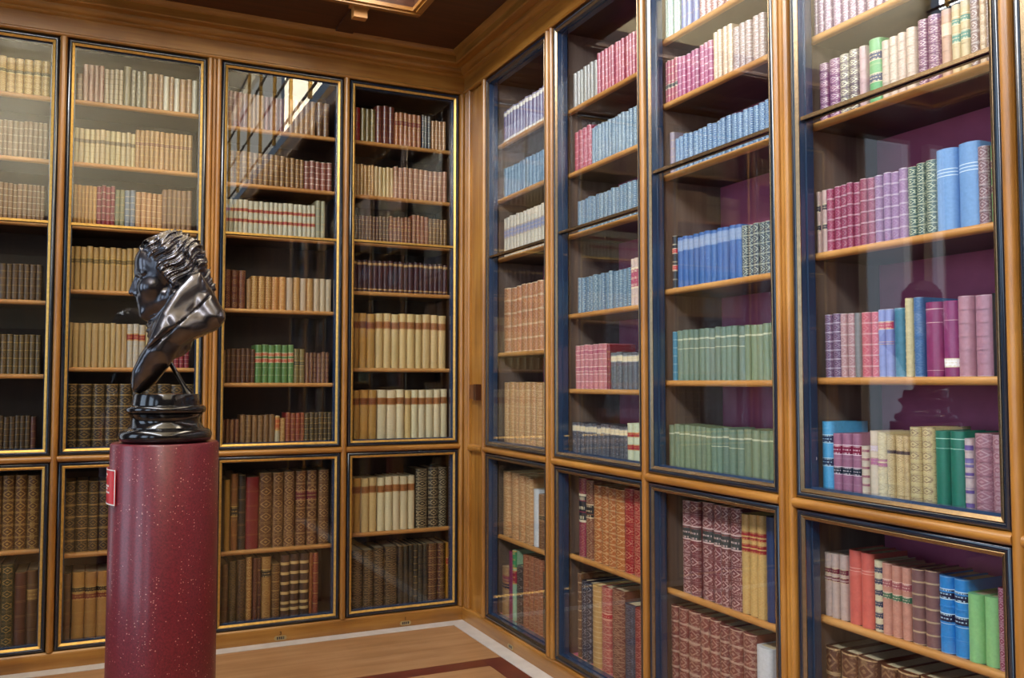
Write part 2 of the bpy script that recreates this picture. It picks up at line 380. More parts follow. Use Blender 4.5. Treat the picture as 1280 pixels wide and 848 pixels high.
def post_profile(kind):
    if kind == 'n': pts = [(-.017, .075), (-.017, .0)] + [(x, y) for x, y in arc(0, 0, .0165, math.pi, 2*math.pi, 10)] + [(.017, 0), (.017, .075)]
    else:
        pts = [(-.037, .075), (-.037, 0)] + [(x, y) for x, y in arc(-.023, 0, .0135, math.pi, 2*math.pi, 8)] + [(-.009, .003), (-.006, -.004), (.006, -.004), (.009, .003)] \
            + [(x, y) for x, y in arc(.023, 0, .0135, math.pi, 2*math.pi, 8)] + [(.037, 0), (.037, .075)]
    return pts
TRIM = [4]
def post(wl, s, kind, label, z0=BT+.001, z1=3.241):
    pr = post_profile(kind); m = MB()
    m.loft([[toW(wl, s+a, d, z) for a, d in pr] for z in (z0, z1)])
    tag(m.build('trim_%d' % TRIM[0], OAK[2], org=toW(wl, s, 0, z0), smooth='angle'), label, 'mullion', kind='structure'); TRIM[0] += 1
BP = [('c', .017, .017), ('n', .746, .017), ('w', 1.491, .037), ('n', 2.238, .017), ('w', 2.985, .037)]
RP = [('n', .314, .017), ('w', 1.146, .037), ('n', 1.991, .017), ('w', 2.822, .037), ('n', 3.631, .017), ('w', 4.46, .037), ('n', 5.29, .017)]
bl = ['', 'slim reeded oak mullion left of corner case', 'wide double-bead oak mullion behind bust', 'slim oak mullion left of bust', 'wide oak mullion at far left']
rl = ['slim oak mullion between corner panel and right case', 'wide oak mullion beside first right-wall case', 'slim oak mullion beside second right-wall case', 'wide oak mullion left of rightmost case', 'slim oak mullion at right edge', 'wide oak mullion beyond right edge', 'slim oak mullion far beyond right edge']
for i in range(1, 5): post('B', BP[i][1], BP[i][0], bl[i])
for p, l in zip(RP, rl): post('R', p[1], p[0], l)
# corner: bead of the left wall, then a panelled return on the right wall
m = MB(); pr = [(-.001, .075), (-.001, -.012), (.010, -.018), (.020, -.018), (.030, -.010), (.033, .0), (.033, .075)]
m.loft([[toW('B', a, d, z) for a, d in pr] for z in (BT+.001, 3.241)])
tag(m.build('trim_%d' % TRIM[0], OAK[2], org=(0, 0, BT), smooth='angle'), 'oak corner bead closing left wall bookcases', 'mullion', kind='structure'); TRIM[0] += 1
pn = empty('trim_%d' % TRIM[0], (0, -.15, BT)); TRIM[0] += 1
tag(pn, 'narrow oak panelled return in room corner with lock block', 'panel', kind='structure')
po = (0, -.15, BT)
def rpart(name, mat, *a):
    m = MB(); m.wbox('R', *a); return m.build(name, mat, pn, po)
for s0, s1, d in ((.020, .040, -.014), (.046, .070, -.008), (.072, .098, -.014)): 
    m = MB(); c = (s0+s1)/2; r = (s1-s0)/2
    pr = [(c-r, .04), (c-r, 0)] + arc(c, 0, r, math.pi, 2*math.pi, 8) + [(c+r, 0), (c+r, .04)]
    m.loft([[toW('R', a, b, z) for a, b in pr] for z in (BT+.001, 3.241)]); m.build('stile_bead', OAK[2], pn, po, smooth='angle')
rpart('panel_board', OAK[2], .099, .296, .012, .03, BT+.001, 1.04); rpart('panel_board', OAK[2], .099, .296, .012, .03, 1.08, 3.24)
m = MB(); pr = [(.03, 1.038), (-.010, 1.040), (-.018, 1.050), (-.020, 1.060), (-.018, 1.070), (-.006, 1.080), (.03, 1.081)]
m.loft([[toW('R', s, d, z) for d, z in pr] for s in (.0995, .296)]); m.build('panel_rail', OAK[1], pn, po)
# lock block and two key escutcheons
lk = empty('lock_block', toW('R', .20, .012, 1.345)); lo = toW('R', .20, .012, 1.345)
m = MB(); m.wbox('R', .14, .235, -.022, .0115, 1.352, 1.436); m.build('block', LOCKW, lk, lo)
m = MB(); m.wbox('R', .236, .272, -.034, .0115, 1.345, 1.439); m.build('keeper', simple('lock_keeper', (70, 36, 18), .4), lk, lo)
tag(lk, 'small brown wooden lock block on corner panel', 'lock')
def disc(name, wl, s, d, z, r, mat, label, cat):
    m = MB(); rr = []
    for dd, k in ((d+.004, 1), (d-.001, 1), (d-.003, .7)): rr.append([toW(wl, s+r*k*math.cos(t*math.pi/6), dd, z+1.4*r*k*math.sin(t*math.pi/6)) for t in range(12)])
    m.loft(rr); tag(m.build(name, mat, org=toW(wl, s, d, z)), label, cat)
disc('escutcheon', 'R', .283, .011, 1.872, .008, BRASS, 'tiny brass keyhole plate high on corner panel', 'keyhole')
disc('escutcheon', 'R', .283, .011, .66, .008, BRASS, 'tiny brass keyhole plate low on corner panel', 'keyhole')
# vents with numerals on the plinth
def text_mesh(txt, size, name, mat, loc, rot, parent=None):
    cu = bpy.data.curves.new(name, 'FONT'); cu.body = txt; cu.size = size; cu.extrude = .0006; cu.align_x = 'CENTER'
    t = bpy.data.objects.new(name, cu); COL.objects.link(t); bpy.context.view_layer.update()
    me = bpy.data.meshes.new_from_object(t.evaluated_get(bpy.context.evaluated_depsgraph_get())); bpy.data.objects.remove(t)
    me.materials.clear(); me.materials.append(mat)
    o = bpy.data.objects.new(name, me); COL.objects.link(o); o.location = loc; o.rotation_euler = rot
    if parent: o.parent = parent
    return o
def vent(wl, s, num, label):
    loc = toW(wl, s, -.0122, .035); e = empty('plinth_vent', loc)
    m = MB(); hw, hh = .034, .0125; out = []
    for t in range(24):
        c, q = math.cos(t*math.pi/12), math.sin(t*math.pi/12)
        out.append((s+math.copysign(min(hw, abs(hw-hh+hh*abs(c))), c), .035+hh*q))
    m.loft([[toW(wl, a, d, z) for a, z in out] for d in (-.0121, -.0150)]); m.build('plate', VENTM, e, loc)
    for k in range(4):
        m = MB(); ss = s-.0165+k*.011; m.wbox(wl, ss-.0036, ss+.0036, -.0156, -.0148, .028, .042); m.build('slot', EBONY, e, loc)
    if num: 
        t = text_mesh(num, .028, 'numeral', EBONY, (0, -.0006, .0165), (H90, 0, 0 if wl == 'B' else -H90), e)
    tag(e, label, 'vent')
vent('B', 1.0965, '3', 'brass slotted plinth vent beside pedestal, painted numeral 3 above'); vent('B', .3713, '1', 'brass slotted plinth vent near corner, painted numeral 1 above')
vent('R', .7064, None, 'brass slotted plinth vent on right wall by corner')

# ------------------------------------------------------------------ bookcases
GD, SHD, SPD, BACK = .022, .068, .084, .37              # depths of glass, shelf front, spines, back panel
BOT = .122
SHELVES = {
 'B4': [2.902, 2.575, 2.292, 1.994, 1.536, 1.090, .565, BOT], 'B3': [2.900, 2.578, 2.286, 1.865, 1.447, 1.090, .516, BOT],
 'B2': [2.942, 2.611, 2.277, 1.937, 1.529, 1.090, .568, BOT], 'B1': [2.939, 2.609, 2.278, 1.872, 1.492, 1.090, .604, BOT],
 'R1': [2.848, 2.525, 2.176, 1.622, 1.090, .573, BOT], 'R2': [2.820, 2.497, 2.188, 1.789, 1.418, 1.090, .608, BOT],
 'R3': [2.891, 2.617, 2.315, 1.836, 1.458, 1.090, .612, BOT], 'R4': [2.901, 2.601, 2.309, 1.875, 1.466, 1.090, .699, BOT],
 'R5': [2.85, 2.55, 2.25, 1.85, 1.45, 1.090, .6, BOT], 'R6': [2.85, 2.55, 2.25, 1.85, 1.45, 1.090, .6, BOT]}
BARZ = {'B': 2.281, 'R': 2.20}
CASE = {}
def span(wl, i):
    P = BP if wl == 'B' else RP
    a, b = P[i], P[i+1]
    lo = .034 if a[0] == 'c' else a[1]+a[2]
    return lo, b[1]-b[2]
for i, n in enumerate(('B4', 'B3', 'B2', 'B1')): CASE[n] = ('B',) + span('B', i)
for i in range(6): CASE['R%d' % (i+1)] = ('R',) + span('R', i)
CASENAME = {'B4': 'left-wall corner case', 'B3': 'case right of bust', 'B2': 'case behind bust', 'B1': 'leftmost case',
            'R1': 'right-wall corner case', 'R2': 'second right-wall case', 'R3': 'third right-wall case', 'R4': 'rightmost case'}
CASELAB = {'B4': 'glazed oak bookcase on left wall beside room corner, rows of vellum volumes', 'B3': 'glazed oak bookcase on left wall just right of the bust',
  'B2': 'glazed oak bookcase on left wall directly behind the bust', 'B1': 'glazed oak bookcase at far left edge, partly cropped',
  'R1': 'narrow-looking glazed oak bookcase on right wall beside corner panel', 'R2': 'second glazed oak bookcase from corner on right wall, blue sets above',
  'R3': 'third glazed oak bookcase from corner on right wall, grey-green sets', 'R4': 'nearest large glazed oak bookcase at right with colourful books',
  'R5': 'glazed oak bookcase cropped at right edge', 'R6': 'glazed oak bookcase beyond right edge'}
def frame_ring(m, wl, s0, s1, z0, z1, prof, **k):
    """profile of (inset, depth) swept round a rectangle, mitred"""
    rings = []
    for t, d in prof:
        rings.append([toW(wl, s0+t, d, z0+t), toW(wl, s1-t, d, z0+t), toW(wl, s1-t, d, z1-t), toW(wl, s0+t, d, z1-t)])
    n = len(rings); vs = [p for r in rings for p in r]; fs = []
    for i in range(n):
        for j in range(4): fs.append((i*4+j, i*4+(j+1) % 4, ((i+1) % n)*4+(j+1) % 4, ((i+1) % n)*4+j))
    m.add(vs, fs, **k)
def make_case(n):
    wl, s0, s1 = CASE[n]; ax = 0 if wl == 'B' else 1
    org = toW(wl, (s0+s1)/2, .2, 0); e = empty('bookcase', org); tag(e, CASELAB[n], 'bookcase', 'glazed library bookcases')
    def part(name, mat, *a):
        m = MB(); m.wbox(wl, *a); return m.build(name, mat, e, org)
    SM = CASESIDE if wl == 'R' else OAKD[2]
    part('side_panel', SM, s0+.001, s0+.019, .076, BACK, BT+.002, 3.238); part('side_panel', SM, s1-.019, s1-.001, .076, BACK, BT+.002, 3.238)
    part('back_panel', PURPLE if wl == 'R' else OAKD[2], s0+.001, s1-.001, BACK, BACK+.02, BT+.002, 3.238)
    part('top_panel', OAKD[ax], s0+.02, s1-.02, .062, BACK, 3.215, 3.238)
    for z in SHELVES[n]:
        t = .024 if z != 1.09 else .05
        zz = z-t; r = .009
        m = MB(); m.wbox(wl, s0+.020, s1-.020, SHD+r+.012, BACK-.001, zz, z)
        sh = m.build('shelf', PURPLE if (wl == 'R' and z == BOT) else OAKD[ax], e, org)
        pr = [(SHD+r+.0119, z), (SHD+r, z)] + [(SHD+r-r*math.cos(q), z-t/2+(t/2)*math.sin(q)) for q in [math.pi/2-math.pi*k/6 for k in range(1, 6)]] + [(SHD+r, zz), (SHD+r+.0119, zz)]
        m = MB(); m.loft([[toW(wl, s, d, q) for d, q in pr] for s in (s0+.020, s1-.020)])
        m.build('nosing', SHELF[ax], sh, org, smooth='angle')
    # middle rail
    pr = [(.06, RAIL-.017)] + arc(0, RAIL, .0165, -H90, -3*H90, 8) + [(.06, RAIL+.017)]
    m = MB(); m.loft([[toW(wl, s, d, z) for d, z in pr] for s in (s0-.004, s1+.004)]); m.build('middle_rail', OAK[ax], e, org, smooth='angle')
    g = .004
    for nm, z0, z1 in (('upper_door', RAIL+.019, 3.236), ('lower_door', BT+.004, RAIL-.019)):
        a, b = s0+g, s1-g
        m = MB(); q = [(0, .060), (0, .004)] + [(.009+.009*math.cos(t), .004+.008*math.sin(t)) for t in [math.pi+math.pi*k/6 for k in range(7)]][1:] + [(.018, .060)]
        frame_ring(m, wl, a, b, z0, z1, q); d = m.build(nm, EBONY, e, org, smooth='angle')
        m = MB(); frame_ring(m, wl, a, b, z0, z1, [(.0183, .0075), (.0183, -.001), (.020, -.002), (.0305, .004), (.0305, .0075)]); m.build('brass_bead', BRASS if wl == 'B' else BRASS_DIMLIT, d, org)
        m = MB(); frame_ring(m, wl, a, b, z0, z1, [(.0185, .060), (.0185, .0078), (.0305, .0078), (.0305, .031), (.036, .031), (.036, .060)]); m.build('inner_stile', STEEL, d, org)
        m = MB(); m.wbox(wl, a+.0315, b-.0315, GD-.002, GD+.002, z0+.0315, z1-.0315); m.build('glass_pane', GLASS, d, org)
        if nm == 'upper_door':
            bz = next(z for z in SHELVES[n] if z < 2.36)
            bz = bz-.006 if wl == 'B' else bz+.004
            m = MB(); pr = [(GD+.003, bz-.008), (GD+.018, bz-.008), (GD+.018, bz+.008), (GD+.003, bz+.008)]
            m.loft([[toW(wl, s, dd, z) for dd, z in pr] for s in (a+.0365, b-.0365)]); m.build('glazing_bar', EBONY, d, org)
            m = MB(); m.wbox(wl, a+.0315, b-.0315, GD-.012, GD-.0022, bz-.006, bz+.006); m.build('brass_strip', BRASS if wl == 'B' else BRASS_DIMLIT, d, org)
for n in CASE: make_case(n)
# ------------------------------------------------------------------ books
GOLD = (206, 168, 96); CREAMG = (222, 206, 172)
ST = {}
def S(name, look, col, nb=5, lines=0., orn=0., g=GOLD, labels=(), jit=.06):
    ST[name] = dict(look=look, col=col, nb=nb, lines=lines, orn=orn, g=g, labels=labels, jit=jit)
BRN, BLK, RED, NVY, GRN = (112, 56, 34), (24, 22, 24), (136, 28, 38), (18, 30, 58), (40, 74, 56)
# left wall
S('gold_calf', 'tan calf volume with gilt compartments', (196, 158, 84), 6, .5, .7, (226, 196, 120), [(.56, .68, (92, 80, 40))])
S('brown_thin', 'thin faded brown volume', (150, 122, 92), 5, .35, 0, CREAMG)
S('pale_brown', 'pale brown ribbed volume', (160, 126, 96), 6, .6, .1, CREAMG)
S('dark_brown', 'dark brown leather volume', (92, 64, 44), 5, .4, .2)
S('olive_brown', 'olive brown leather volume', (112, 92, 62), 5, .5, .2)
S('deep_brown', 'deep brown narrow volume', (78, 54, 40), 6, .4, .2)
S('ornate_brown', 'brown folio with gilt lozenge spine', (122, 82, 46), 6, .7, .8)
S('green_gilt', 'dark green folio with gilt dots', (58, 66, 38), 7, .4, .6)
S('red_brown', 'plain red-brown folio', (108, 56, 44), 5, .3, 0)
S('brown_lab', 'brown folio with pale title patch', (116, 82, 54), 5, .3, 0, GOLD, [(.60, .74, (150, 112, 62))])
S('brown', 'plain brown leather volume', (132, 94, 62), 5, .3, 0)
S('red_ornate', 'red leather volume with gilt dots', (148, 74, 62), 7, .3, .6, CREAMG)
S('cream_grid', 'cream volume with dark ruled spine', (186, 166, 134), 7, .8, 0, (110, 92, 70))
S('olive', 'olive leather volume', (132, 118, 76), 5, .4, .2, CREAMG)
S('olive_dark', 'dark olive volume with pale tooling', (104, 94, 62), 7, .4, .6, CREAMG)
S('tan', 'tan leather volume', (178, 138, 98), 5, .4, .1)
S('white', 'narrow off-white volume', (222, 212, 192), 4, 0, 0)
S('cream_blab', 'cream ribbed volume with dark title band', (206, 186, 146), 6, .5, .2, (160, 132, 84), [(.58, .70, (112, 98, 76))])
S('tan_rlab', 'tan volume with reddish title band', (190, 150, 102), 6, .5, .2, GOLD, [(.58, .70, (136, 88, 66))])
S('tan_gold', 'tan volume with gilt bands', (192, 146, 84), 6, .7, .3)
S('crimson', 'crimson cloth volume', (152, 48, 62), 6, .5, 0, CREAMG)
S('olivegrey', 'olive grey volume', (150, 142, 110), 5, .3, 0)
S('greyblue', 'grey blue volume', (138, 144, 156), 6, .5, 0, CREAMG)
S('tan_gilt', 'tan leather volume with gilt tooling', (190, 136, 88), 6, .8, .5, (228, 196, 140))
S('lightbrown', 'light brown ribbed volume', (164, 128, 96), 5, .3, 0)
S('tan_label', 'tan volume with dark title label', (196, 162, 108), 5, .3, .2, GOLD, [(.60, .74, (110, 86, 48))])
S('vellum_plain', 'plain tan vellum volume', (204, 176, 128), 4, .0, 0)
S('white_redlab', 'white volume with red title label', (208, 198, 184), 6, .3, 0, GOLD, [(.62, .78, (150, 44, 46))])
S('dark_gilt', 'dark brown volume with gilt bands', (74, 58, 44), 6, .8, .35)
S('tan_br', 'tan folio with black and red bands', (196, 150, 88), 5, .2, 0, GOLD, [(.70, .78, (34, 26, 22)), (.59, .69, (124, 42, 30))])
S('crimson_dull', 'dull crimson volume', (132, 56, 58), 5, .2, .1, CREAMG)
S('brown_gilt', 'brown volume with gilt bands', (128, 86, 52), 6, .8, .4)
S('rbrown_white', 'red-brown volume with pale tooling', (142, 66, 48), 5, .8, .2, (226, 212, 190))
S('white_2red', 'grey-white volume with two crimson labels', (206, 198, 178), 6, .2, 0, GOLD, [(.66, .76, (150, 36, 52)), (.36, .46, (150, 36, 52))], .03)
S('greygreen', 'grey green volume', (166, 162, 136), 5, .3, 0)
S('red_ornate_d', 'deep red volume with gilt ornaments', (118, 40, 32), 5, .3, .5)
S('tan_ornate', 'tan volume with dense gilt tooling', (182, 130, 72), 6, .7, .8, (224, 190, 124))
S('orange_ornate', 'orange tan volume with gilt tooling', (196, 130, 66), 6, .7, .8, (226, 190, 120))
S('white_plain', 'plain white paper-covered volume', (206, 184, 158), 4, 0, 0)
S('darkbrown2', 'dull dark brown volume', (104, 66, 46), 5, .3, .1)
S('green_red', 'pale green volume with red labels', (116, 152, 92), 5, .3, 0, CREAMG, [(.70, .79, (184, 84, 48)), (.53, .64, (184, 74, 48))], .03)
S('olive_lab', 'olive volume with dark label', (140, 124, 80), 5, .5, .2, GOLD, [(.50, .66, (62, 62, 46))])
S('maroon_dots', 'maroon volume with gilt dots', (104, 34, 38), 6, 0, .7, (220, 176, 110), (), .03)
S('brown_ornate', 'brown volume with gilt lozenge tooling', (134, 92, 58), 6, .6, .8, (196, 158, 104))
S('white_orange', 'cream volume with orange upper spine', (214, 198, 168), 5, 0, 0, GOLD, [(.50, .98, (182, 92, 50))])
S('red_gilt', 'red leather volume with gilt bands', (148, 42, 44), 6, .7, .4)
S('yellow_tan', 'slim yellow tan folio', (188, 146, 66), 5, .0, 0)
S('brown_black', 'slim brown folio with black labels', (150, 100, 52), 5, .2, 0, GOLD, [(.44, .58, (40, 32, 26))])
S('black', 'slim black folio', (34, 34, 36), 6, .5, 0)
S('crimson_cloth', 'smooth crimson folio', (146, 40, 52), 5, .12, 0)
S('brown_redlab', 'brown gilt folio with red label', (124, 82, 52), 6, .7, .8, (190, 152, 98), [(.60, .74, (110, 28, 38))])
S('darkolive', 'dark olive leather folio', (78, 66, 42), 6, .4, .2)
S('maroon', 'slim maroon folio', (104, 40, 42), 5, .4, .2)
S('tan_lab2', 'tan folio with black title label', (188, 142, 82), 6, .5, .6, (214, 176, 110), [(.66, .80, (48, 38, 28))])
S('brown_stripe', 'brown folio with broad gilt stripes', (92, 62, 48), 6, 0, 0, GOLD, [(v, v+.045, (202, 174, 120)) for v in (.10, .2, .36, .52, .68, .84)])
S('orangebrown', 'slim orange-brown folio', (164, 98, 44), 5, .2, 0)
S('red', 'bright red volume', (176, 26, 34), 5, .2, 0)
S('olive_gilt', 'olive volume with gilt tooling', (110, 98, 48), 6, .4, .6)
S('rbrown_plain', 'plain red-brown volume', (124, 58, 46), 6, .2, 0)
S('tan_red', 'tan volume with red upper spine', (188, 122, 78), 6, .5, .1, GOLD, [(.58, .78, (130, 44, 36))])
S('navy_gilt', 'navy volume with gilt tooling', (34, 42, 74), 6, .6, .5, CREAMG)
S('cream_tan', 'creamy tan ribbed volume', (214, 184, 134), 6, .4, .1)
S('pinktan', 'pinkish tan leather volume', (186, 136, 108), 6, .6, .1, (222, 188, 140))
S('dred_gilt', 'dark red ribbed volume', (104, 58, 48), 6, .6, .2)
S('redtan', 'reddish tan volume with labels', (146, 88, 66), 6, .7, .2, GOLD, [(.56, .70, (116, 40, 38))])
S('redtan2', 'reddish tan ribbed volume', (156, 92, 66), 6, .6, .2)
S('maroon_cloth', 'maroon cloth volume with gilt edge lines', (86, 42, 52), 8, .0, 0, GOLD, [(.86, .93, (170, 130, 84)), (.06, .10, (170, 130, 84))], .03)
S('vellum', 'cream vellum volume with brown title band', (226, 200, 148), 4, 0, 0, (170, 120, 70), [(.72, .85, (152, 92, 48))], .05)
S('vellum_w', 'whitish vellum volume with brown title band', (234, 220, 186), 4, 0, 0, (170, 120, 70), [(.72, .85, (152, 92, 48))], .04)
S('vellum_t', 'tan vellum volume with brown title band', (208, 164, 96), 4, 0, 0, (150, 100, 56), [(.72, .85, (130, 66, 30))], .05)
S('black_orn', 'black folio with gilt oval tooling', (52, 44, 36), 6, .8, .95, (190, 172, 132))
S('dark_orn', 'dark brown folio with gilt ovals', (78, 60, 42), 8, .7, .8, (160, 130, 84))
S('black_gilt', 'slim blackish folio with gilt bands', (50, 44, 42), 9, .6, .2)
S('rb_gilt', 'red-brown folio with gilt bands', (104, 52, 40), 8, .7, .4)
S('yellow_red', 'slim yellow folio with red label', (180, 132, 48), 5, 0, 0, GOLD, [(.60, .74, (140, 32, 26))])
# right wall
S('lavender', 'slim lavender volume', (138, 126, 156), 6, 0, 0, CREAMG, [(.84, .95, (214, 204, 196)), (.03, .10, (206, 196, 190))], .03)
S('blue_pat', 'blue volume with pale tooling', (66, 112, 146), 8, .5, .5, (170, 190, 196))
S('cream_blue', 'cream volume with blue title band', (216, 206, 192), 7, .4, .2, (180, 160, 132), [(.46, .72, (128, 130, 158))], .03)
S('tan_gb', 'tan volume with broad gilt bands', (196, 138, 96), 5, .9, .3, (236, 212, 176))
S('tan_gilt2', 'pale tan folio with gilt lattice', (206, 158, 112), 8, .7, .7, (238, 208, 160))
S('brown_gd', 'brown folio with dark label', (136, 88, 60), 8, .7, .6, (206, 168, 120), [(.52, .62, (36, 28, 28))])
S('white_box', 'white board-bound folio', (222, 226, 228), 4, 0, 0)
S('cream_navy', 'cream gilt folio with navy label', (204, 172, 130), 8, .5, .8, (166, 112, 70), [(.70, .84, (138, 62, 84)), (.56, .68, (26, 34, 62))])
S('magenta', 'slim magenta folio', (158, 46, 104), 10, .15, .2, (214, 150, 170))
S('green_white', 'slim green folio with white lower spine', (176, 206, 178), 5, 0, 0, GOLD, [(.52, .72, (150, 34, 56)), (.74, 1., (60, 138, 88))])
S('dark_gilt2', 'slim dark folio with silver tooling', (66, 50, 48), 7, .5, .6, (196, 180, 170))
S('trg', 'terracotta folio with gilt bands', (166, 100, 72), 11, .8, .6, (214, 170, 132))
S('dk_brown', 'dark brown narrow folio', (96, 74, 68), 8, .5, .4)
S('grey_mot', 'mottled grey volume', (172, 166, 160), 6, .5, .6, (104, 98, 98))
S('rose', 'rose red volume', (176, 74, 98), 6, .6, .1, (226, 160, 170))
S('blue_cream', 'blue volume with cream tooling', (74, 116, 150), 8, .5, .75, (206, 212, 204))
S('rose_cream', 'cream volume with rose bands', (214, 190, 178), 5, .5, 0, CREAMG, [(.36, .80, (170, 70, 94))])
S('pink_gilt', 'pink volume with gilt bands', (206, 132, 142), 6, .9, .3, (236, 206, 190), [(.40, .50, (164, 66, 96)), (.78, .88, (164, 66, 96))], .03)
S('crimson2', 'tall crimson volume', (150, 34, 50), 6, .4, 0)
S('blackmot', 'dark mottled volume with cream upper spine', (86, 84, 94), 7, .2, .8, (156, 152, 156), [(.74, .92, (222, 204, 168))], .03)
S('cream_2red', 'cream volume with two red labels', (220, 222, 196), 6, 0, 0, GOLD, [(.66, .78, (160, 32, 56)), (.34, .48, (160, 32, 56))], .02)
S('mag_black', 'magenta folio with black label', (164, 50, 88), 7, .4, .3, CREAMG, [(.44, .80, (40, 40, 48))])
S('brown_black2', 'brown folio with black label', (150, 98, 78), 7, .6, .5, (220, 190, 150), [(.52, .70, (36, 36, 40))])
S('orange_gilt', 'orange tan folio with gilt tooling', (196, 122, 66), 7, .7, .75, (236, 200, 148))
S('red_gilt3', 'scarlet folio with gilt tooling', (184, 26, 48), 7, .6, .6, (236, 186, 150))
S('brown_gilt2', 'slim brown folio with gilt bands', (132, 92, 66), 9, .8, .2, (214, 190, 156))
S('navy_white', 'slim navy folio with white edge', (40, 42, 66), 7, .2, .4, (206, 206, 214))
S('tan_ribbed', 'tan folio with many gilt ribs', (206, 168, 116), 16, .7, .1, (236, 208, 160))
S('pinkred', 'pink red folio with gilt script', (204, 108, 104), 11, .8, .5, (236, 196, 168), [(.62, .70, (180, 30, 50))])
S('rbg', 'red brown folio with gilt tooling', (140, 82, 70), 10, .7, .7, (204, 166, 140))
S('navy_gilt2', 'navy folio with gilt lines', (62, 66, 88), 8, .5, .4, (150, 158, 180))
S('red_gilt4', 'red folio with gilt lozenges', (156, 44, 52), 8, .4, .5, (226, 180, 170))
S('green_cream', 'pale green volume with cream tooling', (168, 196, 186), 7, .4, .8, (226, 232, 220))
S('blue_cloth', 'lilac blue cloth volume', (112, 128, 186), 5, .2, 0)
S('red_white', 'red volume with white tooling', (160, 74, 92), 6, .6, .7, (228, 214, 212))
S('rose_black', 'rose volume with black labels', (186, 96, 118), 6, .6, .1, CREAMG, [(.34, .44, (36, 32, 50))])
S('mag_gilt', 'magenta volume with gilt bands', (172, 72, 124), 6, .8, .2, (232, 190, 200))
S('tan_cream', 'tan volume with creamy tooling', (206, 176, 150), 7, .6, .4, (236, 222, 200))
S('brown_white', 'brown volume with pale tooling', (150, 118, 118), 6, .7, .6, (216, 204, 200))
S('grey', 'tall slim grey volume', (176, 164, 176), 5, .3, 0)
S('blue_cream3', 'blue volume with pale chequered tooling', (60, 112, 164), 8, .6, .8, (196, 212, 216), (), .03)
S('black_red', 'black volume with red labels', (38, 42, 56), 6, .7, 0, CREAMG, [(.66, .76, (176, 30, 50)), (.34, .44, (176, 30, 50))])
S('blue_label', 'blue cloth volume with pale title label', (78, 118, 178), 5, 0, 0, (120, 140, 180), [(.72, .94, (138, 152, 182))], .04)
S('navy_orn', 'navy volume with cream ornaments', (44, 66, 92), 5, .8, .7, (220, 222, 196), (), .02)
S('sage', 'grey-green cloth volume with gilt device', (132, 148, 132), 1, 0, 0, CREAMG, [(.80, .83, (176, 180, 156)), (.62, .635, (170, 176, 152))], .07)
S('sage2', 'sage cloth volume faded lighter', (146, 158, 130), 1, 0, 0, CREAMG, [(.80, .83, (186, 188, 160))], .06)
S('rosette', 'red-brown folio with gilt rosettes, green label', (142, 78, 84), 7, .6, .9, (214, 182, 176), [(.58, .74, (58, 62, 62))])
S('cream_redl', 'cream gilt folio with two red labels', (222, 188, 128), 9, .3, .5, (190, 142, 84), [(.74, .83, (152, 36, 44)), (.62, .71, (152, 36, 44))], .02)
S('blue_board', 'blue boarded folio at row end', (40, 72, 122), 5, 0, 0)
S('rb_bands', 'red-brown folio with silver-gilt bands', (148, 84, 78), 7, .9, .4, (226, 196, 172), (), .05)
S('mauve_gilt', 'mauve volume with gilt tooling', (160, 124, 148), 6, .6, .6, (220, 204, 206))
S('purple_orn', 'purple leather volume with gilt lozenges', (142, 80, 128), 7, .6, .7, (232, 206, 206))
S('dark_orn_c', 'grey-brown volume with cream ornaments', (128, 112, 118), 7, .6, .95, (230, 222, 190))
S('pink_plain', 'pale pink narrow volume', (206, 172, 178), 5, .4, 0, CREAMG)
S('green_navy', 'bright green volume with navy labels', (124, 184, 130), 5, .2, 0, CREAMG, [(.66, .80, (48, 60, 96)), (.32, .46, (48, 60, 96))])
S('cream_orn', 'cream volume with gilt ornaments', (222, 204, 190), 7, .6, .8, (194, 160, 140))
S('tan_pink', 'tan volume with pinkish label', (206, 170, 150), 5, .3, 0, CREAMG, [(.60, .80, (214, 186, 166))])
S('cream_greenl', 'cream volume with green labels', (212, 190, 154), 5, .3, 0, CREAMG, [(.70, .82, (84, 136, 124)), (.44, .58, (84, 136, 124))], .02)
S('cream_blackl', 'cream volume with black labels', (216, 188, 182), 6, .3, 0, CREAMG, [(.66, .78, (50, 40, 60)), (.36, .46, (50, 40, 60))], .02)
S('mag2', 'magenta leather volume with gilt bands', (158, 52, 98), 6, .8, .2, (226, 196, 204), (), .07)
S('lilac_gilt', 'lilac volume with gilt bands', (158, 112, 158), 6, .8, .2, (226, 210, 220), (), .05)
S('green_orn', 'dark green volume with cream ovals', (74, 104, 104), 7, .7, .8, (222, 222, 190), (), .02)
S('lightblue', 'thick light blue cloth volume', (134, 170, 216), 5, 0, 0, (206, 222, 236), [(.74, .75, (210, 222, 236)), (.70, .71, (210, 222, 236)), (.66, .67, (210, 222, 236))], .02)
S('brown_pink', 'brown pink volume with tooling', (150, 112, 118), 6, .7, .6, (214, 196, 196))
S('green_brl', 'lime green volume with brown labels', (140, 190, 132), 5, .2, 0, CREAMG, [(.70, .80, (98, 66, 70)), (.38, .48, (98, 66, 70))])
S('purple_gilt', 'purple volume with silver bands', (126, 88, 128), 7, .8, .3, (220, 210, 222))
S('pink_tan', 'pinkish tan volume with bands', (188, 146, 152), 6, .7, .3, (228, 210, 206))
S('grey_mot2', 'slim grey mottled volume', (164, 160, 160), 12, .3, .8, (108, 106, 110))
S('pinkred2', 'pink-red volume with pale bands', (206, 92, 118), 6, .7, .3, (238, 206, 200), (), .04)
S('lilac_redl', 'lilac blue volume with red labels', (152, 160, 212), 6, .5, 0, CREAMG, [(.70, .82, (186, 62, 92)), (.48, .52, (186, 62, 92))], .02)
S('teal', 'teal cloth volume', (88, 146, 172), 6, .4, 0, (196, 214, 214))
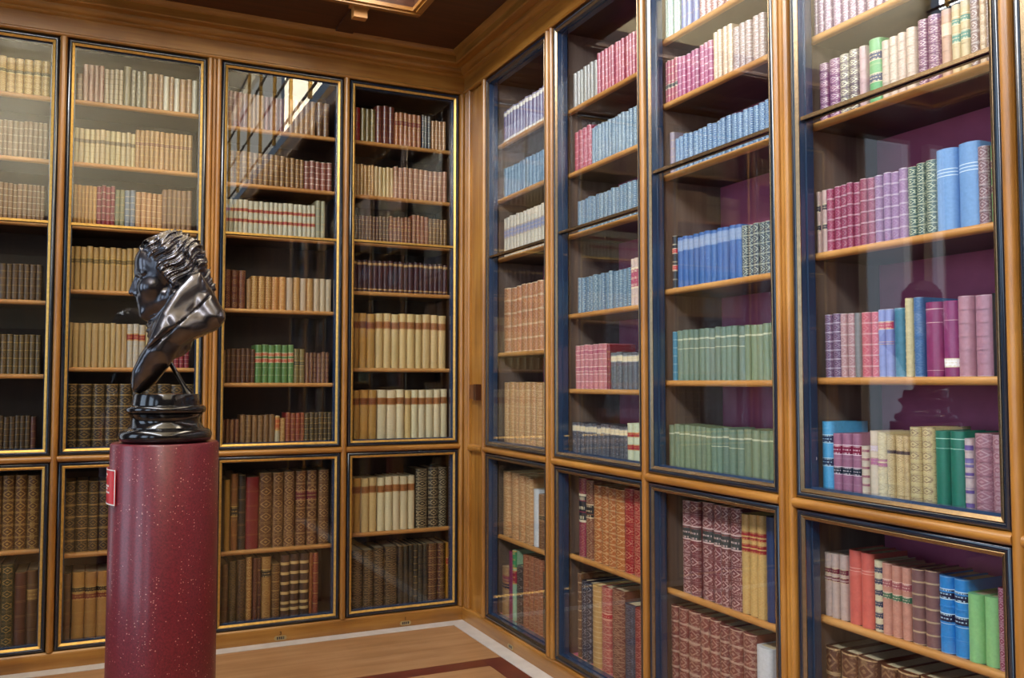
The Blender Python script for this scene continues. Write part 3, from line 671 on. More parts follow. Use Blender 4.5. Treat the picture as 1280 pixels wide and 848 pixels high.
S('cream_gilt', 'slim cream volume with dark gilt lines', (222, 208, 168), 12, .6, .2, (140, 112, 80))
S('blue_gilt', 'blue volume with silver lines', (84, 122, 172), 6, .4, .1, (198, 212, 226))
S('mag_cloth', 'thick magenta cloth volume', (158, 70, 122), 4, 0, 0, CREAMG, [(.90, .91, (214, 170, 190)), (.72, .725, (214, 170, 190)), (.08, .085, (206, 160, 180))], .02)
S('mag_cloth_t', 'magenta cloth volume with torn paper tag', (158, 74, 128), 4, 0, 0, CREAMG, [(.74, .745, (214, 170, 190)), (.12, .24, (240, 236, 236))], .02)
S('mauve_b', 'thick pinkish mauve volume with gilt bands', (190, 146, 162), 6, .35, 0, (232, 214, 214), (), .03)
S('black2', 'black-covered volume at row end', (26, 26, 34), 5, 0, 0)
S('sky_navy', 'tall sky blue volume with navy labels', (108, 186, 232), 5, 0, 0, (196, 224, 240), [(.70, .82, (24, 46, 84)), (.38, .50, (24, 46, 84))], .01)
S('mauve_l', 'mauve volume with maroon and black labels', (176, 124, 152), 5, .1, 0, (224, 206, 214), [(.66, .82, (128, 22, 62)), (.34, .47, (18, 32, 52))], .02)
S('stripe', 'short maroon and cream striped volume', (220, 206, 190), 6, 0, 0, CREAMG, [(v, v+.06, (140, 72, 104)) for v in (.08, .24, .40, .56, .72, .88)])
S('cream_pinkl', 'cream volume with pink label', (226, 208, 186), 6, .3, 0, (180, 150, 120), [(.50, .62, (158, 72, 122)), (.70, .80, (196, 176, 190))])
S('cream_orn2', 'cream volume with pink tooled panel', (222, 204, 168), 7, .5, .6, (166, 140, 110), [(.50, .62, (168, 84, 124))])
S('cream_orn3', 'slim cream volume with tooled spine', (216, 196, 154), 7, .6, .7, (150, 122, 90), [(.70, .78, (66, 52, 60))])
S('cream_loz', 'tall cream volume with dark lozenges', (220, 202, 160), 7, .6, .95, (132, 104, 88), (), .02)
S('emerald', 'emerald green cloth volume', (32, 134, 116), 4, 0, 0, (190, 222, 206), [(.90, .91, (160, 206, 190)), (.78, .785, (170, 212, 196)), (.04, .05, (150, 200, 184))], .02)
S('cream_bluo', 'cream volume with violet ovals', (206, 190, 190), 6, .4, .0, (108, 82, 142), [(v, v+.07, (104, 84, 146)) for v in (.08, .28, .48, .84)] + [(.62, .74, (124, 116, 170))])
S('mauve_loz', 'mauve volume with silver lozenges', (178, 128, 142), 6, .35, .35, (230, 210, 214), (), .02)
S('grey_mar', 'grey-beige volume with maroon labels', (206, 184, 178), 5, .3, 0, CREAMG, [(.68, .78, (108, 26, 54)), (.56, .65, (108, 26, 54))], .02)
S('coral', 'coral pink cloth volume', (222, 122, 112), 4, 0, 0, (240, 200, 186), [(.76, .765, (240, 196, 180)), (.72, .725, (240, 196, 180))], .02)
S('navy_stripe', 'navy and cream striped volume', (222, 212, 186), 6, 0, 0, CREAMG, [(v, v+.10, (36, 50, 84)) for v in (.02, .18, .34, .50, .66, .82)])
S('pink_green', 'pinkish volume with green label', (214, 160, 144), 6, .4, .1, (236, 206, 190), [(.50, .60, (54, 104, 78)), (.66, .78, (158, 84, 92))], .02)
S('brown_gold', 'brown-mauve volume with gold bands', (146, 112, 112), 6, .9, 0, (230, 204, 160), (), .04)
S('bblue', 'bright blue volume with navy labels', (50, 154, 222), 5, .35, 0, (200, 226, 244), [(.70, .84, (16, 28, 62)), (.38, .52, (16, 28, 62))], .01)
S('lgreen', 'light green cloth volume', (152, 206, 148), 4, 0, 0, (190, 226, 186), (), .02)
S('plum', 'plum volume with silver ornaments', (148, 44, 98), 7, .2, .55, (224, 196, 210))
S('shield', 'brown folio with gilt bands and shield', (118, 76, 58), 6, .9, .3, (222, 188, 140), (), .04)

ZR = dict(A=(0, 0, 2.8267), B=(0, 280, 2.8267), C=(0, 548, 2.8267), D=(250, 60, 3.14), E=(250, 300, 3.0286), F=(250, 550, 2.8457), G=(560, 0, 3.8556), H=(580, 200, 3.856),
          I=(580, 400, 3.856), J=(570, 560, 2.946), K=(800, 0, 3.852), L=(800, 210, 3.852), M=(800, 400, 3.686), N=(800, 600, 3.419), P=(980, 0, 4.24), Q=(980, 150, 4.24),
          R=(980, 340, 4.24), S=(980, 500, 4.24), T=(980, 640, 4.077))
# (case, row from the top, measuring window, [(x0, x1, count, top at the middle, style)...])
ROWS = [
 ('B1', 0, 'A', [(-260, 180, 14, 190, 'gold_calf')]), ('B1', 1, 'A', [(-260, 170, 24, 415, 'brown_thin')]), ('B1', 2, 'A', [(-260, 160, 24, 640, 'pale_brown')]),
 ('B1', 3, 'B', [(-260, 150, 18, 135, 'dark_brown')]), ('B1', 4, 'B', [(-260, 145, 19, 390, 'olive_brown')]), ('B1', 5, 'B', [(-260, 108, 18, 682, 'deep_brown'), (108, 128, 1, 682, 'maroon')]),
 ('B1', 6, 'C', [(-260, 140, 9, 138, 'ornate_brown')]), ('B1', 7, 'C', [(-260, 50, 6, 455, 'green_gilt'), (52, 95, 1, 475, 'red_brown'), (95, 135, 1, 468, 'brown_lab')]),
 ('B2', 0, 'A', [(270, 295, 1, 260, 'brown'), (295, 370, 4, 228, 'red_ornate'), (370, 437, 4, 245, 'cream_grid'), (438, 465, 1, 235, 'olive'), (465, 523, 3, 250, 'olive_dark'), (523, 580, 3, 262, 'tan'), (578, 600, 1, 270, 'white'), (598, 617, 1, 272, 'tan'), (617, 636, 1, 277, 'white'), (636, 680, 2, 280, 'tan'), (680, 700, 1, 285, 'white')]),
 ('B2', 1, 'A', [(262, 480, 12, 460, 'cream_blab'), (480, 682, 12, 467, 'tan_rlab')]),
 ('B2', 2, 'A', [(245, 343, 7, 655, 'tan_gold'), (343, 408, 4, 658, 'crimson'), (408, 442, 2, 670, 'olivegrey'), (442, 480, 2, 672, 'greyblue'), (480, 575, 5, 682, 'tan_gilt'), (575, 680, 6, 672, 'lightbrown')]),
 ('B2', 3, 'B', [(243, 470, 11, 82, 'tan_label'), (470, 680, 10, 92, 'tan_label')]),
 ('B2', 4, 'B', [(238, 450, 10, 350, 'vellum_plain'), (450, 515, 3, 355, 'white_redlab'), (515, 615, 5, 362, 'vellum_plain'), (615, 670, 3, 420, 'crimson')]),
 ('B2', 5, 'B', [(232, 465, 5, 567, 'dark_gilt'), (465, 690, 5, 567, 'dark_gilt')]), ('B2', 6, 'C', [(228, 390, 4, 152, 'dark_gilt'), (390, 690, 7, 150, 'dark_gilt')]),
 ('B2', 7, 'C', [(225, 252, 1, 480, 'brown'), (255, 392, 3, 472, 'tan_br'), (392, 690, 6, 468, 'tan_br')]),
 ('B3', 0, 'D', [(110, 190, 4, 172, 'crimson_dull'), (190, 255, 4, 182, 'tan'), (255, 330, 4, 195, 'crimson_dull'), (330, 455, 6, 205, 'tan'), (460, 510, 2, 215, 'brown')]),
 ('B3', 1, 'D', [(115, 335, 10, 412, 'brown_gilt'), (335, 410, 4, 435, 'brown_gilt'), (410, 520, 5, 447, 'rbrown_white')]),
 ('B3', 2, 'D', [(95, 455, 19, 605, 'white_2red'), (455, 493, 2, 600, 'greygreen')]),
 ('B3', 3, 'E', [(90, 175, 3, 112, 'red_ornate_d'), (178, 195, 1, 148, 'tan'), (195, 273, 3, 137, 'tan_ornate'), (273, 328, 2, 140, 'orange_ornate'), (328, 355, 1, 143, 'white_plain'), (355, 381, 1, 143, 'tan_ornate'), (381, 405, 1, 146, 'white_plain'), (405, 431, 1, 147, 'tan_ornate'), (431, 500, 3, 148, 'white_plain')]),
 ('B3', 4, 'E', [(80, 98, 1, 418, 'tan'), (98, 210, 6, 412, 'darkbrown2'), (210, 357, 6, 398, 'green_red'), (357, 398, 2, 412, 'olive_lab'), (400, 490, 6, 427, 'maroon_dots')]),
 ('B3', 5, 'E', [(80, 150, 4, 680, 'maroon_dots'), (152, 285, 6, 663, 'brown_ornate'), (285, 304, 1, 667, 'white_orange'), (304, 325, 1, 675, 'tan_ornate'), (325, 397, 4, 655, 'red_gilt'), (397, 500, 6, 655, 'dark_gilt')]),
 ('B3', 6, 'F', [(88, 110, 1, 143, 'yellow_tan'), (112, 138, 1, 122, 'brown_black'), (138, 165, 1, 125, 'black'), (165, 213, 1, 133, 'crimson_cloth'), (213, 260, 1, 118, 'brown_ornate'), (260, 300, 1, 117, 'brown_ornate'), (300, 340, 1, 113, 'brown_ornate'), (343, 380, 1, 112, 'brown_redlab'), (382, 420, 1, 110, 'brown_redlab'), (424, 462, 1, 107, 'brown_ornate')]),
 ('B3', 7, 'F', [(78, 103, 1, 445, 'brown'), (105, 132, 1, 432, 'darkolive'), (133, 165, 1, 427, 'dark_brown'), (166, 188, 1, 418, 'tan_ornate'), (190, 207, 1, 422, 'maroon'), (207, 219, 1, 420, 'maroon'), (220, 256, 1, 417, 'tan_lab2'), (257, 287, 1, 442, 'brown_gilt'), (289, 322, 1, 412, 'brown_stripe'), (323, 356, 1, 407, 'brown_stripe'), (357, 390, 1, 405, 'brown_stripe'), (391, 403, 1, 402, 'orangebrown'), (403, 423, 1, 402, 'red_gilt')]),
 ('B4', 0, 'D', [(606, 632, 1, 233, 'red'), (632, 692, 3, 240, 'olive_gilt'), (692, 766, 3, 228, 'rbrown_plain'), (766, 870, 6, 258, 'tan_red'), (872, 908, 3, 267, 'navy_gilt'), (910, 967, 4, 287, 'tan_gilt')]),
 ('B4', 1, 'D', [(604, 685, 6, 458, 'tan_ornate'), (687, 762, 5, 468, 'cream_tan'), (762, 972, 11, 478, 'pinktan')]),
 ('B4', 2, 'D', [(606, 745, 10, 660, 'dred_gilt'), (745, 832, 6, 665, 'redtan'), (834, 900, 4, 660, 'redtan2'), (900, 972, 5, 672, 'brown_gilt')]),
 ('B4', 3, 'E', [(578, 940, 19, 84, 'maroon_cloth')]),
 ('B4', 4, 'E', [(577, 605, 1, 277, 'vellum_t'), (606, 666, 2, 278, 'vellum_t'), (668, 935, 9, 282, 'vellum')]),
 ('B4', 5, 'E', [(577, 672, 3, 570, 'vellum_t'), (674, 776, 3, 568, 'vellum_w'), (778, 802, 1, 570, 'vellum'), (803, 940, 5, 567, 'vellum_w')]),
 ('B4', 6, 'F', [(536, 547, 1, 140, 'vellum_t'), (548, 575, 1, 138, 'vellum_t'), (576, 632, 2, 136, 'vellum'), (634, 768, 5, 131, 'vellum_w'), (770, 812, 1, 104, 'black_orn'), (815, 850, 1, 100, 'black_orn'), (851, 882, 1, 98, 'black_orn')]),
 ('B4', 7, 'F', [(543, 582, 1, 395, 'dark_orn'), (583, 620, 1, 393, 'dark_orn'), (622, 658, 1, 385, 'dark_orn'), (659, 705, 1, 380, 'dark_orn'), (706, 812, 6, 375, 'black_gilt'), (812, 846, 1, 370, 'rb_gilt'), (847, 875, 1, 368, 'rb_gilt'), (876, 886, 1, 366, 'yellow_red')]),
 ('R1', 0, 'G', [(262, 480, 14, 470, 'lavender')]), ('R1', 1, 'H', [(187, 400, 14, -7, 'blue_pat')]), ('R1', 2, 'H', [(187, 400, 13, 241, 'cream_blue')]),
 ('R1', 3, 'H', [(187, 243, 2, 617, 'tan_gb'), (245, 295, 2, 603, 'tan_gb'), (297, 400, 4, 585, 'tan_gb')]),
 ('R1', 4, 'I', [(187, 280, 4, 302, 'tan_gilt2'), (283, 362, 3, 302, 'tan_gilt2'), (365, 400, 1, 303, 'tan_gilt2')]),
 ('R1', 5, 'J', [(168, 192, 1, 87, 'tan_gilt2'), (195, 223, 1, 92, 'tan_gilt2'), (226, 248, 1, 102, 'tan_gilt2'), (249, 263, 1, 108, 'tan_gilt2'), (264, 277, 1, 115, 'tan_gilt2'), (278, 296, 1, 153, 'white_box'), (297, 316, 1, 172, 'brown_gd'), (317, 334, 1, 174, 'brown_gd')]),
 ('R1', 6, 'J', [(163, 188, 1, 440, 'cream_navy'), (190, 205, 1, 382, 'magenta'), (206, 217, 1, 378, 'green_white'), (218, 242, 1, 437, 'dark_gilt2'), (242, 313, 4, 405, 'trg'), (314, 334, 1, 460, 'dk_brown')]),
 ('R2', 0, 'G', [(600, 713, 7, 322, 'grey_mot'), (715, 845, 8, 222, 'rose'), (848, 915, 4, 160, 'rose')]), ('R2', 1, 'G', [(600, 683, 4, 622, 'rose'), (685, 920, 14, 562, 'blue_cream')]),
 ('R2', 2, 'H', [(540, 845, 16, 145, 'blue_cream')]), ('R2', 3, 'H', [(540, 798, 13, 545, 'blue_cream'), (800, 850, 3, 470, 'rose_cream')]),
 ('R2', 4, 'I', [(530, 680, 7, 120, 'pink_gilt'), (682, 697, 1, 118, 'crimson2'), (698, 855, 6, 155, 'blackmot')]), ('R2', 5, 'I', [(518, 780, 13, 505, 'blackmot'), (782, 858, 3, 497, 'cream_2red')]),
 ('R2', 6, 'J', [(444, 469, 1, 112, 'mag_black'), (471, 496, 1, 120, 'brown_black2'), (500, 612, 4, 146, 'orange_gilt'), (614, 645, 1, 150, 'red_gilt3'), (648, 680, 1, 157, 'red_gilt3')]),
 ('R2', 7, 'J', [(443, 455, 1, 462, 'brown_gilt2'), (456, 472, 1, 490, 'navy_white'), (474, 495, 1, 500, 'navy_white'), (497, 528, 1, 508, 'tan_ribbed'), (530, 563, 1, 515, 'pinkred'), (565, 608, 1, 525, 'rbg'), (615, 650, 1, 578, 'navy_gilt2'), (652, 684, 1, 595, 'red_gilt4')]),
 ('R3', 0, 'K', [(110, 185, 5, -150, 'green_cream'), (187, 270, 3, -190, 'blue_cloth'), (270, 600, 10, -300, 'red_white')]),
 ('R3', 1, 'K', [(112, 173, 4, 290, 'rose_black'), (175, 345, 8, 237, 'mag_gilt'), (345, 435, 4, 135, 'tan_cream'), (437, 592, 5, 95, 'brown_white')]),
 ('R3', 2, 'K', [(138, 158, 1, 638, 'grey'), (160, 620, 19, 572, 'blue_cream3')]),
 ('R3', 3, 'L', [(150, 170, 1, 328, 'black_red'), (172, 480, 11, 303, 'blue_label'), (482, 620, 5, 264, 'navy_orn'), (621, 645, 1, 235, 'tan')]),
 ('R3', 4, 'M', [(140, 160, 1, 55, 'teal'), (161, 475, 12, 38, 'sage'), (476, 620, 5, 18, 'sage2')]), ('R3', 5, 'M', [(127, 320, 8, 488, 'sage2'), (321, 470, 5, 500, 'sage'), (471, 625, 4, 510, 'sage2')]),
 ('R3', 6, 'N', [(168, 203, 1, 88, 'rosette'), (204, 245, 1, 92, 'rosette'), (252, 300, 1, 97, 'rosette'), (301, 336, 1, 107, 'rosette'), (337, 374, 1, 115, 'rosette'), (375, 420, 1, 122, 'rosette'), (421, 455, 1, 147, 'cream_redl'), (456, 490, 1, 150, 'cream_redl'), (491, 525, 1, 153, 'cream_redl'), (527, 565, 1, 160, 'blue_board')]),
 ('R3', 7, 'N', [(112, 155, 1, 535, 'rb_bands'), (157, 195, 1, 550, 'rb_bands'), (197, 245, 1, 565, 'rb_bands'), (247, 287, 1, 585, 'rb_bands'), (288, 328, 1, 600, 'rb_bands'), (330, 371, 1, 622, 'rb_bands'), (372, 427, 1, 640, 'rb_bands'), (428, 481, 1, 660, 'rb_bands'), (483, 550, 1, 718, 'white_box')]),
 ('R4', 1, 'P', [(135, 200, 2, -150, 'mauve_gilt'), (201, 290, 2, -190, 'mauve_gilt'), (290, 560, 6, -290, 'mauve_gilt')]),
 ('R4', 2, 'P', [(175, 221, 1, 338, 'purple_orn'), (222, 280, 1, 312, 'purple_orn'), (281, 333, 1, 290, 'dark_orn_c'), (335, 385, 1, 265, 'dark_orn_c'), (388, 427, 1, 245, 'pink_plain'), (428, 500, 1, 205, 'green_navy'), (503, 545, 1, 215, 'cream_orn'), (546, 590, 1, 195, 'cream_orn'), (591, 635, 1, 175, 'cream_orn'), (637, 690, 1, 148, 'cream_orn'), (693, 746, 1, 105, 'purple_orn'), (748, 812, 1, 80, 'purple_orn'), (815, 868, 1, 50, 'tan_pink'), (870, 918, 1, 25, 'cream_greenl'), (920, 970, 1, 0, 'cream_greenl'), (972, 1020, 1, -20, 'brown_white'), (1022, 1060, 1, -40, 'tan_cream'), (1061, 1095, 1, -50, 'brown_white')]),
 ('R4', 3, 'Q', [(168, 187, 1, 382, 'cream_blackl'), (190, 217, 1, 372, 'cream_blackl'), (218, 470, 7, 333, 'mag2'), (471, 640, 4, 274, 'lilac_gilt'), (641, 789, 3, 230, 'green_orn'), (790, 898, 1, 155, 'lightblue'), (900, 1015, 1, 118, 'lightblue'), (1017, 1075, 1, 140, 'brown_pink'), (1078, 1125, 1, 130, 'green_brl')]),
 ('R4', 4, 'R', [(203, 242, 1, 228, 'purple_gilt'), (243, 288, 1, 222, 'purple_gilt'), (290, 325, 1, 222, 'pink_tan'), (327, 367, 1, 220, 'pink_tan'), (368, 400, 1, 218, 'grey_mot2'), (402, 448, 1, 215, 'pinkred2'), (450, 490, 1, 212, 'pinkred2'), (492, 529, 1, 200, 'lilac_redl'), (530, 570, 1, 197, 'lilac_redl'), (572, 630, 1, 192, 'teal'), (632, 672, 1, 140, 'cream_gilt'), (674, 725, 1, 135, 'blue_gilt'), (727, 818, 1, 160, 'mag_cloth'), (820, 903, 1, 153, 'mag_cloth_t'), (905, 985, 1, 128, 'mauve_b'), (988, 1086, 1, 122, 'mauve_b'), (1088, 1140, 1, 112, 'black2')]),
 ('R4', 5, 'S', [(188, 249, 1, 115, 'sky_navy'), (250, 296, 1, 178, 'mauve_l'), (297, 352, 1, 178, 'mauve_l'), (353, 400, 1, 180, 'mauve_l'), (402, 439, 1, 245, 'stripe'), (440, 484, 1, 165, 'cream_pinkl'), (485, 532, 1, 173, 'cream_orn2'), (533, 575, 1, 185, 'cream_orn3'), (576, 622, 1, 190, 'cream_orn3'), (624, 654, 1, 192, 'cream_orn3'), (655, 714, 1, 145, 'cream_loz'), (715, 781, 1, 145, 'cream_loz'), (782, 855, 1, 165, 'emerald'), (856, 940, 1, 168, 'emerald'), (943, 987, 1, 205, 'cream_bluo'), (988, 1085, 1, 180, 'mauve_loz'), (1087, 1163, 1, 188, 'mauve_loz')]),
 ('R4', 6, 'T', [(192, 231, 1, 210, 'grey_mar'), (232, 268, 1, 215, 'grey_mar'), (270, 308, 1, 222, 'grey_mar'), (314, 378, 1, 197, 'coral'), (380, 442, 1, 212, 'coral'), (445, 488, 1, 250, 'navy_stripe'), (490, 537, 1, 262, 'pink_green'), (538, 583, 1, 277, 'pink_green'), (584, 630, 1, 287, 'pink_green'), (633, 697, 1, 293, 'brown_gold'), (699, 770, 1, 302, 'brown_gold'), (772, 845, 1, 328, 'bblue'), (846, 921, 1, 345, 'bblue'), (922, 999, 1, 420, 'lgreen'), (1000, 1078, 1, 437, 'lgreen'), (1080, 1125, 1, 390, 'plum')]),
 ('R4', 7, 'T', [(175, 265, 1, 688, 'shield'), (275, 358, 1, 722, 'shield'), (360, 455, 1, 748, 'shield'), (475, 555, 1, 790, 'shield'), (565, 665, 1, 820, 'shield'), (680, 775, 1, 850, 'shield'), (790, 890, 1, 880, 'shield'), (905, 1000, 1, 910, 'shield')]),
]
NARC = 8
def book_geo(wl, b, full=True):
    """cover, pages, bands, labels of one book as four mesh builders (wall space)"""
    s0, s1, z0, z1, d, dep, st, rs = b['s0'], b['s1'], b['z0'], b['z1'], b['d'], b['dep'], ST[b['st']], b['rs']
    wdt = s1-s0; r = min(.42*wdt, .020); t = min(.003, wdt*.15)
    jv = 1+st['jit']*rs.uniform(-1, 1)*1.6; c0 = tuple(v**1.22 for v in srgb(st['col']))
    col = tuple(max(0, min(1, v*jv*(1+st['jit']*.5*rs.uniform(-1, 1)))) for v in c0)
    prm = (st['nb'], st['orn'], rs.uniform(0, 50), st['lines']); g = srgb(st['g'])
    def bow(off=0., n=NARC):
        pts = []
        for i in range(n+1):
            a = math.pi*i/n; x = (s0+s1)/2-math.cos(a)*(wdt/2+off*.2); pts.append((x, d+r-math.sin(a)*(r+off)))
        return pts
    ar = bow(); lr = wl == 'B'
    out = [(s0, d+dep)] + ar + [(s1, d+dep), (s1-t, d+dep), (s1-t, d+r+t), (s0+t, d+r+t), (s0+t, d+dep)]
    n = len(out); vs = [toW(wl, a, q, z) for z in (z0, z1) for a, q in out]; fs, uvs = [], []
    for i in range(n):
        fs.append((i, (i+1) % n, n+(i+1) % n, n+i))
        if 1 <= i <= NARC:
            u0, u1 = (i-1)/NARC, i/NARC; uvs.append([(u0, 0), (u1, 0), (u1, 1), (u0, 1)])
        else: uvs.append(None)
    fs += [tuple(range(n))[::-1], tuple(range(n, 2*n))]; uvs += [None, None]
    cov = MB(); cov.add(vs, fs, uvs, col, prm, g)
    pg = MB(); pg.wbox(wl, s0+t+.0003, s1-t-.0003, d+r+t+.0003, d+dep-.004, z0+.002, z1-.004, col=srgb((196, 176, 142)), prm=(1, 0, 0, 0), g=g)
    def strip(m, a0, a1, off, c, pr):
        p0 = bow(.0001); p1 = bow(off); k = NARC+1
        vs = [toW(wl, a, q, z) for z in (a0, a1) for pp in (p0, p1) for a, q in pp]; fs, uv = [], []
        for i in range(NARC):
            fs.append((k+i, k+i+1, 3*k+i+1, 3*k+i)); uv.append([(i/NARC, 0), ((i+1)/NARC, 0), ((i+1)/NARC, 1), (i/NARC, 1)])
            fs.append((i, k+i, k+i+1, i+1)); uv.append(None); fs.append((2*k+i, 2*k+i+1, 3*k+i+1, 3*k+i)); uv.append(None)
        m.add(vs, fs, uv, c, pr, g)
    bands = MB()
    if full and st['lines'] > .25 and wdt > .012:
        nb = int(st['nb'])
        for k in range(1, nb):
            zz = z0+(z1-z0)*k/nb; strip(bands, zz-.0022, zz+.0022, .0016, col if st['lines'] < .65 else tuple(.45*a+.55*q for a, q in zip(col, g)), (1, 0, 0, 0))
    labs = []
    for v0, v1, lc in st['labels']:
        lb = MB(); strip(lb, z0+(z1-z0)*v0, z0+(z1-z0)*v1, .0006, srgb(lc), (1, 0, 0, 0)); labs.append(lb)
    return cov, pg, bands, labs
BOOKS = []
rb = random.Random(11)
for case, row, zr, segs in ROWS:
    wl, c0, c1 = CASE[case]; X0, Y0, K = ZR[zr]; z0 = SHELVES[case][row]; lst = []
    f = onB if wl == 'B' else onR
    above = SHELVES[case][row-1]-.03 if row else 3.20
    for (xa, xb, n, yt, st) in segs:
        xm = (xa+xb)/2; py = Y0+yt/K
        zt = f(X0+xm/K, py, SPD)[1]
        sa, sb = f(X0+xa/K, py, SPD)[0], f(X0+xb/K, py, SPD)[0]
        lo, hi = min(sa, sb), max(sa, sb)
        cuts = [0.]
        for i in range(n): cuts.append(cuts[-1]+rb.uniform(.88, 1.12))
        cuts = [lo+(hi-lo)*c/cuts[-1] for c in cuts]
        for i in range(n):
            h = (zt-z0)+(rb.uniform(-.004, .003) if n > 1 else 0)
            h = min(h, above-z0-.004)
            a, b = cuts[i], cuts[i+1]
            a, b = max(a, c0+.021), min(b, c1-.021)
            if b-a < .006: continue
            lst.append(dict(wl=wl, s0=a+.0004, s1=b-.0004, z0=z0+.0004, z1=z0+h, d=SPD+rb.uniform(-.003, .004), dep=min(max(.11, h*.70), .272), st=st, rs=random.Random(rb.random())))
    lst.sort(key=lambda q: -q['s0'] if wl == 'B' else q['s0'])
    for a, b in zip(lst, lst[1:]):                         # no overlaps between neighbours
        if wl == 'B' and b['s1'] > a['s0']: m_ = (b['s1']+a['s0'])/2; b['s1'] = m_-.0002; a['s0'] = m_+.0002
        if wl == 'R' and a['s1'] > b['s0']: m_ = (a['s1']+b['s0'])/2; a['s1'] = m_-.0002; b['s0'] = m_+.0002
    vis = 0
    for q in lst:
        c = toW(wl, (q['s0']+q['s1'])/2, SPD, (q['z0']+q['z1'])/2); v = np.array(c)-CAM; dz = v @ _fw
        def px(P): 
            v = np.array(P)-CAM; z = v @ _fw; return 640+F_PX*(v @ _ri)/z, 424-F_PX*(v @ _up)/z
        xa, xb = px(toW(wl, q['s0'], SPD, q['z0']))[0], px(toW(wl, q['s1'], SPD, q['z0']))[0]
        ya, yb = px(toW(wl, q['s0'], SPD, q['z1']))[1], px(toW(wl, q['s0'], SPD, q['z0']))[1]
        vx = max(0, min(1280, max(xa, xb))-max(0, min(xa, xb))); vy = max(0, min(848, yb)-max(0, ya))
        q['area'] = vx*vy
        hid = (150 < min(xa, xb) and max(xa, xb) < 262 and case == 'B2' and row >= 3 and (row >= 6 or max(xa, xb) < 240) and min(xa, xb) > 170)
        if case == 'B2' and row >= 6 and min(xa, xb) > 138: hid = True
        if hid: q['area'] = 0
        if vx > 2 and vy > 4: vis += 1; q['ord'] = vis
        q['case'], q['row'] = case, row
    BOOKS += lst
for case in ('R5', 'R6'):                                   # cases past the right edge of the view
    wl, c0, c1 = CASE[case]
    for row in range(8):
        z0 = SHELVES[case][row]; top = (SHELVES[case][row-1]-.03 if row else 3.15); s = c0+.03
        while s < c1-.08:
            st = rb.choice(['trg', 'tan_gilt', 'mauve_b', 'blue_cream', 'cream_orn', 'rb_bands', 'dark_gilt']); hh = min(rb.uniform(.2, .3), top-z0-.01)
            for k in range(rb.randint(3, 6)):
                ww = rb.uniform(.03, .045)
                if s+ww > c1-.03: break
                BOOKS.append(dict(wl=wl, s0=s+.0004, s1=s+ww-.0004, z0=z0+.0004, z1=z0+hh, d=SPD, dep=.2, st=st, rs=random.Random(rb.random()), area=0, case=case, row=row)); s += ww
BOOKS.sort(key=lambda q: -q['area'])
ORD = ['zeroth', 'first', 'second', 'third', 'fourth', 'fifth', 'sixth', 'seventh', 'eighth', 'ninth', 'tenth', 'eleventh', 'twelfth', 'thirteenth', 'fourteenth', 'fifteenth', 'sixteenth', 'seventeenth', 'eighteenth', 'nineteenth', 'twentieth', 'twenty-first', 'twenty-second', 'twenty-third', 'twenty-fourth', 'twenty-fifth']
NSINGLE = 300
for q in BOOKS[:NSINGLE]:
    cov, pg, bands, labs = book_geo(q['wl'], q)
    org = toW(q['wl'], (q['s0']+q['s1'])/2, q['d']+q['dep']/2, q['z0'])
    o = cov.build('book', BOOK, org=org, smooth='angle'); pg.build('page_block', PAPER, o, org)
    if bands.f: bands.build('spine_bands', BOOK, o, org, smooth='angle')
    for lb in labs: lb.build('title_label', LABEL, o, org, smooth='angle')
    sh = len(SHELVES[q['case']])-q['row']
    shn = 'bottom shelf' if sh == 1 else '%s shelf up' % ORD[sh]
    lab_case = CASENAME[q['case']]
    tag(o, '%s, %s from left, %s, %s' % (ST[q['st']]['look'], ORD[q['ord']], shn, CASENAME[q['case']]), 'book', 'books on the %s of the %s' % (shn, CASENAME[q['case']]))
rest = MB()
for q in BOOKS[NSINGLE:]:
    cov, pg, bands, labs = book_geo(q['wl'], q, full=False)
    for src, mi in [(cov, 0), (pg, 1)] + [(l, 2) for l in labs]:
        rest.add(src.v, src.f, src.uv, None, mi=mi); n = len(src.f)
        rest.col[-n:] = src.col; rest.prm[-n:] = src.prm; rest.g[-n:] = src.g
rest.attr = True
tag(rest.build('smaller_books', [BOOK, PAPER, LABEL], org=(0, 0, 0), smooth='angle'), 'rows of smaller leather books on the farther and upper shelves', 'books', kind='stuff')
# ------------------------------------------------------------------ pedestal and bust
PED = np.array([-1.838, -1.784]); PTOP = 1.244; PR = .176
vd = PED-CAM[:2]; vd = vd/np.linalg.norm(vd)               # from the viewer towards the pedestal
FWD = np.array([-vd[1], vd[0]]); SID = -vd                 # bust faces FWD, its left side is SID
def ringm(m, prof, n=96, c=PED, **k):
    m.loft([[(c[0]+r*math.cos(2*math.pi*i/n), c[1]+r*math.sin(2*math.pi*i/n), z) for i in range(n)] for r, z in prof], **k)
po = (PED[0], PED[1], .0125)
pe = empty('pedestal', po); tag(pe, 'tall round red porphyry column pedestal under the bust', 'pedestal')
m = MB(); ringm(m, [(PR+.002, .16), (PR+.002, .17), (PR, PTOP-.006), (PR-.004, PTOP)]); m.build('shaft', PORPH, pe, po, smooth='angle')
m = MB(); ringm(m, [(PR+.07, .0125), (PR+.07, .08), (PR+.045, .10), (PR+.05, .115), (PR+.03, .135), (PR+.012, .16)]); m.build('base_moulding', PORPH, pe, po, smooth='angle')
